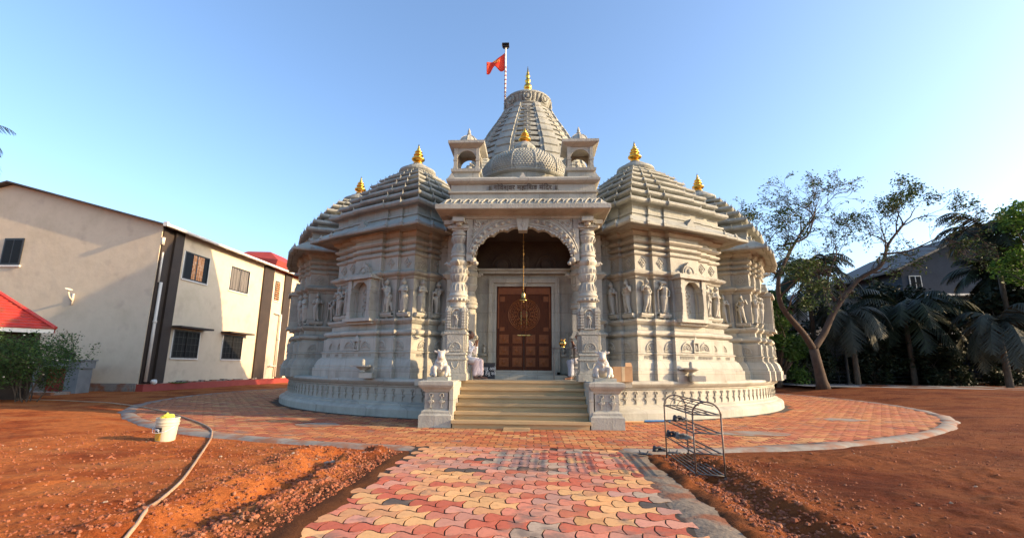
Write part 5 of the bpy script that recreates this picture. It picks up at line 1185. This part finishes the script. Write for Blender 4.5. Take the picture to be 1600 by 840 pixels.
# granite wash counter, pot, slab
ct = tag(empty('wash_counter', (-21.3, 22.2, 0)), 'grey granite slab wash counter against the cream end wall', 'counter')
mb = MB(); mb.box(-23.9, -21.05, 21.9, 22.7, 1.16, 1.52); mb.box(-23.9, -21.0, 21.84, 22.75, 1.50, 1.56); build('trough', mb, M['greyslab'], ct)
for xa, xb in ((-21.75, -21.12), (-23.85, -23.2)): mb = MB(); mb.box(xa, xb, 21.95, 22.65, -.05, 1.16); build('support', mb, M['greyslab'], ct)
mb = MB(); mb.box(-23.2, -21.75, 22.5, 22.65, -.05, 1.16); build('back_panel', mb, M['redpaint'], ct)
mb = MB(); mb.box(-23.9, -20.9, 20.6, 21.5, -.1, .12); tag(build('stone_ledge', mb, M['concrete']), 'low concrete ledge on the ground before the granite wash counter', 'ledge')
def leaves(mb, pts, n, s, rnd, spread, mi=0, flat=.5, asp=.45):
    for p in pts:
        for k in range(n):
            c = Vector((p[0]+rnd.gauss(0, spread), p[1]+rnd.gauss(0, spread), p[2]+rnd.gauss(0, spread*.8)))
            d = Vector((rnd.gauss(0, 1), rnd.gauss(0, 1), rnd.gauss(0, flat))).normalized(); u = d.cross(Vector((rnd.gauss(0, 1), rnd.gauss(0, 1), rnd.gauss(0, 1)))).normalized(); L = s*rnd.uniform(.6, 1.3); w = L*asp
            mb.add([c-d*L*.5, c+u*w*.5, c+d*L*.5, c-u*w*.5], [(0, 1, 2, 3)], mi)
fpot = tag(empty('plant_pot', (-21.95, 22.2, 1.56)), 'small dark plant pot with a leggy plant on the granite counter', 'plant pot')
mb = MB(); mb.lathe([(.16, 1.56), (.2, 1.85), (.22, 1.85), (.22, 1.88), (.17, 1.88)], 16, (-21.95, 22.2)); build('pot', mb, M['black'], fpot, smooth='auto')
mb = MB(); rnd = random.Random(21); tips = []
for k in range(7): a = rnd.random()*6.28; r = rnd.uniform(.1, .35); t = (-21.95+r*math.cos(a), 22.2+r*.5*math.sin(a), 1.88+rnd.uniform(.3, .95)); mb.tube([(-21.95, 22.2, 1.86), t], .008, 4); tips.append(t)
build('stem', mb, M['bark'], fpot); mb = MB(); leaves(mb, tips, 14, .09, rnd, .09); build('foliage', mb, M['shrub'], fpot, fix=False)

# ---------------------------------------------------------------- vegetation
def branchy(mb, p, d, L, r, depth, rnd, tips, spread=.5, gravity=.0, nseg=4, bend=.22, minr=.012, split=(2, 3), shrink=.72):
    pts = [p]; rad = [r]; q = p.copy(); dd = d.copy()
    for i in range(nseg):
        dd = (dd+Vector((rnd.gauss(0, bend), rnd.gauss(0, bend), rnd.gauss(0, bend)+gravity))).normalized(); q = q+dd*(L/nseg); pts.append(q.copy()); rad.append(max(minr, r*(1-.42*(i+1)/nseg)))
    mb.tube(pts, rad, 8 if r > .08 else 5 if r > .03 else 3, cap=False)
    if depth == 0: tips.extend(pts[2:]); return
    if depth == 1: tips.extend(pts[3:])
    for k in range(rnd.randint(*split)+(1 if depth > 3 else 0)*0):
        base = pts[-1] if k < 2 else pts[rnd.randint(1, nseg-1)]
        ax = dd.cross(Vector((rnd.gauss(0, 1), rnd.gauss(0, 1), rnd.gauss(0, .6)))).normalized(); ang = rnd.uniform(.3, 1.0)*spread*1.3
        nd = (Quaternion(ax, ang) @ dd).normalized(); branchy(mb, base, nd, L*shrink*rnd.uniform(.8, 1.2), rad[-1]*rnd.uniform(.62, .85), depth-1, rnd, tips, spread, gravity, nseg, bend, minr, split, shrink)
def shrub():
    r = tag(empty('shrub', (-17.9, 17.0, 0)), 'bushy green shrub with small pale blossoms in front of the red roofed hut', 'shrub'); rnd = random.Random(31); mb = MB(); tips = []
    for k in range(11):
        a = rnd.random()*6.28; x = -18.1+.35*math.cos(a); y = 17+.25*math.sin(a)
        branchy(mb, Vector((x, y, -.05)), Vector((.42*math.cos(a)+.0, .3*math.sin(a), 1)).normalized(), .95, .03, 3, rnd, tips, .75, 0, 3, .16, .006, (2, 3), .68)
    build('stems', mb, M['bark'], r, smooth=True)
    mb = MB(); pts = [(t.x, t.y, max(t.z, .45)) for t in tips]; leaves(mb, pts, 10, .085, rnd, .12)
    ex = []
    for k in range(420):
        a, b = rnd.random()*6.28, rnd.uniform(-.8, 1); rr = rnd.uniform(.6, 1.08); ex.append((-18.35+1.45*rr*math.cos(a)*math.sqrt(1-b*b*.8), 17+1.0*rr*math.sin(a), 1.45+1.05*b*rr))
    leaves(mb, ex, 20, .085, rnd, .13); build('foliage', mb, M['shrub'], r, fix=False)
    mb = MB()
    for p in rnd.sample(ex, 26): mb.ell(Vector(p)+Vector((0, -.1, 0)), (.03, .03, .025), 6, 4)
    build('blossoms', mb, M['flower'], r)
shrub()

def bare_tree():
    r = tag(empty('bare_tree', (17.6, 30, .3)), 'sparse half bare tree with spreading branches and forked dusty trunk right of the temple', 'tree'); rnd = random.Random(77); mb = MB(); tips = []
    g = .34; B = Vector((17.65, 30, g-.1)); fork = Vector((17.35, 30, 2.6))
    mb.tube([B+Vector((0, 0, -.1)), B+Vector((-.05, 0, .5)), B+Vector((-.15, 0, 1.3)), fork], [.44, .31, .27, .26], 12)
    def limb(P, r0, r1, depth, n=2, L=2.0):
        r0 *= .78; r1 *= .7; L *= .82; P = [Vector(q) if i == 0 else Vector((q[0]*.96+.75, q[1], q[2]*.90+.1)) for i, q in enumerate(P)]
        pts = catm3(P); k = len(pts); mb.tube(pts, [r0+(r1-r0)*i/(k-1) for i in range(k)], 9)
        for i in range(k//3, k, 2):
            d = (pts[min(i+1, k-1)]-pts[i-1]).normalized(); ax = d.cross(Vector((rnd.gauss(0, 1), rnd.gauss(0, 1), rnd.gauss(0, 1)))).normalized(); nd = (Quaternion(ax, rnd.uniform(.5, 1.1)) @ d); nd.z += .18; nd.normalize()
            branchy(mb, pts[i], nd, L*rnd.uniform(.7, 1.2), r1*rnd.uniform(.45, .75)+.015, depth-1, rnd, tips, .62, .01, 4, .22, .010, (2, 4))
        d = (pts[-1]-pts[-3]).normalized()
        for q in range(3): branchy(mb, pts[-1], (d+Vector((rnd.gauss(0, .4), rnd.gauss(0, .4), rnd.gauss(0, .4)))).normalized(), L, r1*.8, depth, rnd, tips, .6, .01, 4, .2, .011)
    def catm3(P):
        P = [Vector(p) for p in P]; out = []
        for i in range(len(P)-1):
            a, b, c, d = P[max(i-1, 0)], P[i], P[i+1], P[min(i+2, len(P)-1)]
            for k in range(4): t = k/4; out.append(.5*((2*b)+(c-a)*t+(2*a-5*b+4*c-d)*t*t+(3*b-a-3*c+d)*t**3))
        return out+[P[-1]]
    limb([fork, (16.6, 29.8, 3.9), (15.4, 29.6, 5.6), (15.3, 29.5, 7.4), (16.0, 29.5, 9.0), (17.0, 29.6, 10.6)], .27, .09, 4, L=1.9)
    limb([(15.3, 29.5, 7.2), (14.4, 29.3, 8.4), (13.9, 29.0, 9.6)], .12, .05, 4, L=1.5)
    limb([(16.0, 29.5, 9.0), (17.6, 29.8, 10.6), (18.4, 30.0, 12.4)], .10, .05, 4, L=1.6)
    limb([fork, (18.2, 30.2, 3.9), (19.2, 30.3, 5.6), (20.9, 30.4, 7.6), (22.4, 30.3, 8.6), (23.2, 30.4, 10.2), (24.4, 30.5, 11.6)], .28, .08, 4, L=1.7)
    limb([(22.4, 30.3, 8.6), (24.4, 30.3, 9.7), (26.2, 30.0, 10.6)], .10, .04, 4, L=1.4)
    limb([(19.2, 30.3, 5.6), (18.9, 30.4, 7.4), (19.6, 30.2, 9.4)], .13, .05, 4, L=1.5)
    build('trunk', mb, M['barkred'], r, smooth=True)
    mb = MB(); hi = [t for t in tips if rnd.random() < .35]
    leaves(mb, hi, 3, .17, rnd, .14); build('foliage', mb, M['leaf'], r, fix=False)
    mb = MB(); hi = [t for t in tips if rnd.random() < .5 and ((t.x > 21.5 and t.z > 11.2) or (t.x < 17 and t.z < 11))]; leaves(mb, hi, 8, .17, rnd, .18); build('leaf_clusters', mb, M['leaf'], r, fix=False)
bare_tree()

def palm(x, y, h, label, rnd, n=22, L=3.6, mat='palm', lean=0, grp='palms behind the temple grounds', droop=1.0, seedz=.0, tilt0=.5, r0=.2):
    r = tag(empty('palm_tree', (x, y, 0)), label, 'palm tree', grp)
    base = gz(x, y) if abs(x) < 60 else 0
    mb = MB(); P = [(x+lean*(t*t), y, base-.2+(h-base+.2)*t) for t in np.linspace(0, 1, 9)]; mb.tube(P, [r0-.07*t for t in np.linspace(0, 1, 9)], 9); build('trunk', mb, M['bark'], r, smooth=True)
    top = Vector(P[-1]); mb = MB()
    for k in range(n):
        a = 6.283*k/n+rnd.uniform(-.2, .2); el = rnd.uniform(-.35, 1.2)*1.0; LL = L*rnd.uniform(.8, 1.1); d = Vector((math.cos(a)*math.cos(el), math.sin(a)*math.cos(el), math.sin(el))); pts = []; q = top.copy(); ns = 14
        for i in range(ns+1): pts.append(q.copy()); q = q+d*(LL/ns); d = (d+Vector((0, 0, -.12*droop*(1+i*.08)))).normalized()
        mb.tube(pts, [.03*(1-.8*i/ns)+.006 for i in range(ns+1)], 3, cap=False)
        for i in range(1, ns):
            t = (pts[i+1]-pts[i]).normalized(); sd_ = t.cross(Vector((0, 0, 1)))
            if sd_.length < .05: continue
            sd_.normalize(); ll = LL*.30*math.sin(math.pi*min(1, (i+1.5)/(ns+1)))**.6
            for s in (-1, 1):
                for m_ in (0, .5):
                    c = pts[i].lerp(pts[i+1], m_); e = c+(sd_*s+t*.55+Vector((0, 0, -.55+rnd.uniform(-.25, .15)))).normalized()*ll*rnd.uniform(.8, 1.1); w = t*.07
                    mb.add([c-w, c+w, e+w*.2, e-w*.2], [(0, 1, 2, 3)])
    build('fronds', mb, M[mat], r, fix=False); return r
rnd = random.Random(5)
palm(33.4, 34.5, 11.0, 'tallest dark palm at the far right with its crown against the pale sky', rnd, 34, 4.0)
palm(26.8, 35, 5.3, 'short dark palm with a wide crown below the blue house', rnd, 34, 4.6)
palm(20.6, 35.5, 8.2, 'dark palm standing behind the half bare tree', rnd, 32, 3.9)
palm(22.3, 34.0, 5.1, 'small palm with long drooping grey fronds over the compound wall', rnd, 16, 3.6, 'palmgrey', droop=1.6)
palm(29.8, 31.5, 4.3, 'low palm with heavy grey drooping fronds near the right edge', rnd, 18, 3.8, 'palmgrey', droop=1.5)
palm(35.2, 37, 8.5, 'dark palm behind the bright tree at the right edge', rnd, 24, 3.6)
palm(17.4, 36.5, 6.6, 'dark palm just right of the temple behind the green trees', rnd, 22, 3.0)
palm(-55.3, 40, 22.5, 'tall palm at the left edge with only frond tips in view', rnd, 22, 4.6, grp='palm beyond the left building')
def tree(x, y, rx, ry, z0, z1, n, label, mat, rnd, ls=.3, trunk=.22, grp=None):
    base = gz(x, y); r = tag(empty('tree', (x, y, base)), label, 'tree', grp); mb = MB(); tips = []
    branchy(mb, Vector((x, y, base-.2)), Vector((0, 0, 1)), (z0-base)*1.0+.5, trunk, 0, rnd, [], .3, 0, 5, .05); top = Vector((x, y, z0))
    cl = []
    for k in range(26):
        a = rnd.random()*6.283; u = rnd.random()**.5; zz = rnd.random(); f = math.sqrt(max(.05, 1-(2*zz-1)**2*.8)); c = Vector((x+rx*u*f*math.cos(a), y+ry*u*f*math.sin(a), z0+(z1-z0)*zz)); cl.append(c)
        mb.tube([top+Vector((0, 0, -.3)), top.lerp(c, .5)+Vector((rnd.gauss(0, .2), rnd.gauss(0, .2), .2)), c], [trunk*.5, trunk*.25, .02], 4)
    build('trunk', mb, M['bark'], r, smooth=True); mb = MB(); pts = []
    for c in cl:
        s = rnd.uniform(.5, 1.0)*min(rx, z1-z0)*.30
        for k in range(n): d = Vector((rnd.gauss(0, 1), rnd.gauss(0, 1), rnd.gauss(0, .8))); d = d/max(d.length, .2)*rnd.uniform(.6, 1.05)*s; pts.append(c+d)
    leaves(mb, pts, 4, ls, rnd, .16); build('crown', mb, M[mat], r, fix=False)
tree(17.0, 33.8, 2.4, 1.8, .9, 7.2, 90, 'leafy green tree close behind the right end of the temple', 'leafmid', rnd, .26)
tree(14.8, 37, 2.4, 2.0, 3.0, 8.4, 46, 'dark tree peeping out just past the right shrine tower', 'leafdark', rnd, .3)
tree(33.6, 31.0, 2.6, 2.6, 4.6, 12.6, 80, 'bright green leafy tree cut by the right edge of the view', 'leafbright', rnd, .28)
tree(38.0, 36.0, 4.0, 3.0, 1.5, 9.5, 80, 'dark broad tree at the right edge behind the bright one', 'leafdark', rnd, .34)
tree(18.8, 39, 3.6, 2.5, 2.0, 6.8, 60, 'dark low tree behind the trunk of the half bare tree', 'leafdark', rnd, .34)
tree(24.6, 39.5, 2.6, 2.0, 1.6, 6.4, 50, 'dark bushy tree in front of the grey house', 'leafdark', rnd, .32)
tree(30.5, 39.5, 3.0, 2.4, 2.0, 8.0, 60, 'dark dense tree under the blue gabled house', 'leafdark', rnd, .34)
tree(27.5, 37.0, 3.2, 1.8, .8, 5.6, 70, 'dark rounded tree between the short palms in front of the grey wall', 'leafdark', rnd, .34)
tree(34.2, 36.0, 3.2, 2.0, .9, 8.6, 90, 'tall dark leafy mass under the tallest palm', 'leafdark', rnd, .36)
tree(30.8, 41.5, 3.0, 2.0, 3.0, 8.2, 80, 'dark tree left of the blue grey house, hiding its wall', 'leafdark', rnd, .36)
tree(40.5, 40.0, 4.0, 2.5, 2.0, 11.5, 90, 'dark tree rising before the right half of the blue grey house', 'leafdark', rnd, .38)
for bx_, by_, bz_, bl_ in ((19.9, 34.8, 3.2, 'dark rounded bush right of the bare tree trunk, before the railing'), (24.6, 35.6, 3.4, 'dark bush between the first two palm trunks'), (28.4, 34.2, 3.0, 'dark bush between the second palm and the low grey one'), (32.0, 34.6, 3.8, 'dark bush under the tallest palm near the right edge')):
    tree(bx_, by_, 1.7, 1.0, .5, bz_, 40, bl_, 'leafdark', rnd, .26, .08)
# undergrowth strip by the wall
mb = MB(); pts = [(rnd.uniform(14, 44), 37.0+rnd.gauss(0, .4), .45+abs(rnd.gauss(0, .28))) for k in range(1500)]; leaves(mb, pts, 4, .22, rnd, .12)
tag(build('undergrowth', mb, M['leafdark'], fix=False), 'dark low undergrowth along the compound wall', 'undergrowth', kind='stuff')

# ---------------------------------------------------------------- right background: wall, railing, houses
cw = tag(empty('compound_wall', (28, 38, 0)), 'stained grey compound wall behind the palms on the right', 'wall')
mb = MB(); mb.box(13, 32, 38.2, 38.4, 0, 3.3); mb.box(13, 32, 38.1, 38.5, 3.3, 3.4)
for x in np.arange(13.2, 32, 2.6): mb.box(x, x+.3, 38.08, 38.2, 0, 3.3)
build('wall_panel', mb, M['greywall'], cw)
rl = tag(empty('railing', (26, 36, 0)), 'dark low pipe railing along the far side of the road', 'railing')
for x in np.arange(14.5, 46, 2.6): mb = MB(); mb.tube([(x, 36, .2), (x, 36, 1.25)], .05, 8); build('post', mb, M['black'], rl, smooth=True)
mb = MB()
for z in (.62, .9, 1.2): mb.tube([(14.5, 36, z), (45.5, 36, z)], .035, 6)
build('rail', mb, M['black'], rl, smooth=True)
for i, (x, y, h, lab) in enumerate(((22.2, 34.8, 4.6, 'thick dark wooden post left of the grey drooping palm'), (17.2, 35.4, 3.4, 'thin dark post seen left of the half bare tree trunk'), (29.2, 34.6, 3.6, 'dark post between the two low palms'))):
    mb = MB(); mb.tube([(x, y, .2), (x, y, h)], [.11, .09], 8); mb.box(x-.16, x+.16, y-.16, y+.16, .2, .5); tag(build('post', mb, M['black']), lab, 'post', 'posts before the compound wall')
def house(name, x0, x1, y0, y1, ez, rz, wall, roofm, label, wins, over=.7, fall=False, band=None):
    r = tag(empty('house', ((x0+x1)/2, (y0+y1)/2, 0)), label, 'house')
    mb = MB(); mb.box(x0, x1, y0, y1, -.2, ez)
    if not fall: mb.extr([(x0, ez), (x1, ez), ((x0+x1)/2, rz)], y0, y1)
    build('wall', mb, wall, r)
    mb = MB(); xm = (x0+x1)/2
    if fall: mb.add([(x0-over, y0-over, ez+.05), (x1+over, y0-over, rz), (x1+over, y1+over, rz), (x0-over, y1+over, ez+.05), (x0-over, y0-over, ez+.25), (x1+over, y0-over, rz+.2), (x1+over, y1+over, rz+.2), (x0-over, y1+over, ez+.25)], [(0, 1, 2, 3), (4, 7, 6, 5), (0, 4, 5, 1), (1, 5, 6, 2), (2, 6, 7, 3), (3, 7, 4, 0)])
    else:
        sl_ = (rz-ez)/(xm-x0)
        for s in (-1, 1): xe = xm+s*(xm-x0+over); ze = ez-sl_*over; mb.add([(xm, y0-over, rz+.03), (xe, y0-over, ze+.03), (xe, y1+over, ze+.03), (xm, y1+over, rz+.03), (xm, y0-over, rz+.22), (xe, y0-over, ze+.22), (xe, y1+over, ze+.22), (xm, y1+over, rz+.22)], [(0, 1, 2, 3), (4, 7, 6, 5), (0, 4, 5, 1), (1, 5, 6, 2), (2, 6, 7, 3), (3, 7, 4, 0)])
    build('roof', mb, roofm, r)
    if fall: mb = MB(); mb.add([(x0, y0, ez), (x1, y0, ez), (x1, y0, rz-.02), (x0, y1, ez), (x1, y1, ez), (x1, y1, rz-.02)], [(0, 1, 2), (3, 5, 4), (1, 4, 5, 2)]); build('gable', mb, M['brightblue'], r)
    for (x, z, w, h) in wins:
        mb = MB(); mb.box(x-w/2, x+w/2, y0-.09, y0+.02, z, z+h); f = build('window', mb, M['white'], r)
        mb = MB(); q = w/2-.08; mb.box(x-q, x-.04, y0-.10, y0-.088, z+.08, z+h-.08); mb.box(x+.04, x+q, y0-.10, y0-.088, z+.08, z+h-.08); build('pane', mb, M['glass'], f)
    for z in (band or []): mb = MB(); mb.box(x0-.5, x1+.5, y0-.8, y0, z, z+.18); build('balcony_slab', mb, M['white'], r)
house('h', 35.4, 48.6, 46, 58, 11.0, 14.2, M['bluewall'], M['darkroof'], 'blue grey house with a dark gabled roof showing above the palms', [(36.6, 8.9, 1.1, 1.3), (37.5, 5.6, 1.4, 1.4), (41, 5.6, 1.4, 1.4), (45, 5.6, 1.4, 1.4), (38, 2.2, 1.4, 1.4), (43, 2.2, 1.4, 1.4)], 1.2, False, (4.6, 8.2))
house('h', 25.2, 32.4, 46, 56, 7.4, 9.2, M['greywall'], M['darkroof'], 'grey two storey house with a balcony and dark windows behind the trees', [(27, 5.2, 1.5, 1.7), (30, 5.2, 1.5, 1.7), (27, 2, 1.4, 1.5), (30.3, 2, 1.4, 1.5)], .8, False, (4.5,))
house('h', 15, 23.5, 47, 56, 5.6, 7.4, M['greywall'], M['redtile'], 'low grey house with a red tiled roof behind the right end of the temple', [(18, 2.6, 1.4, 1.4), (21.3, 2.6, 1.4, 1.4)], .8)
house('h', 42, 56, 38, 45, 5.0, 6.4, M['bluewall'], M['darkroof'], 'low blue house at the far right edge behind the dark trees', [(44, 2.2, 1.4, 1.4), (47, 2.2, 1.4, 1.4)], .6)
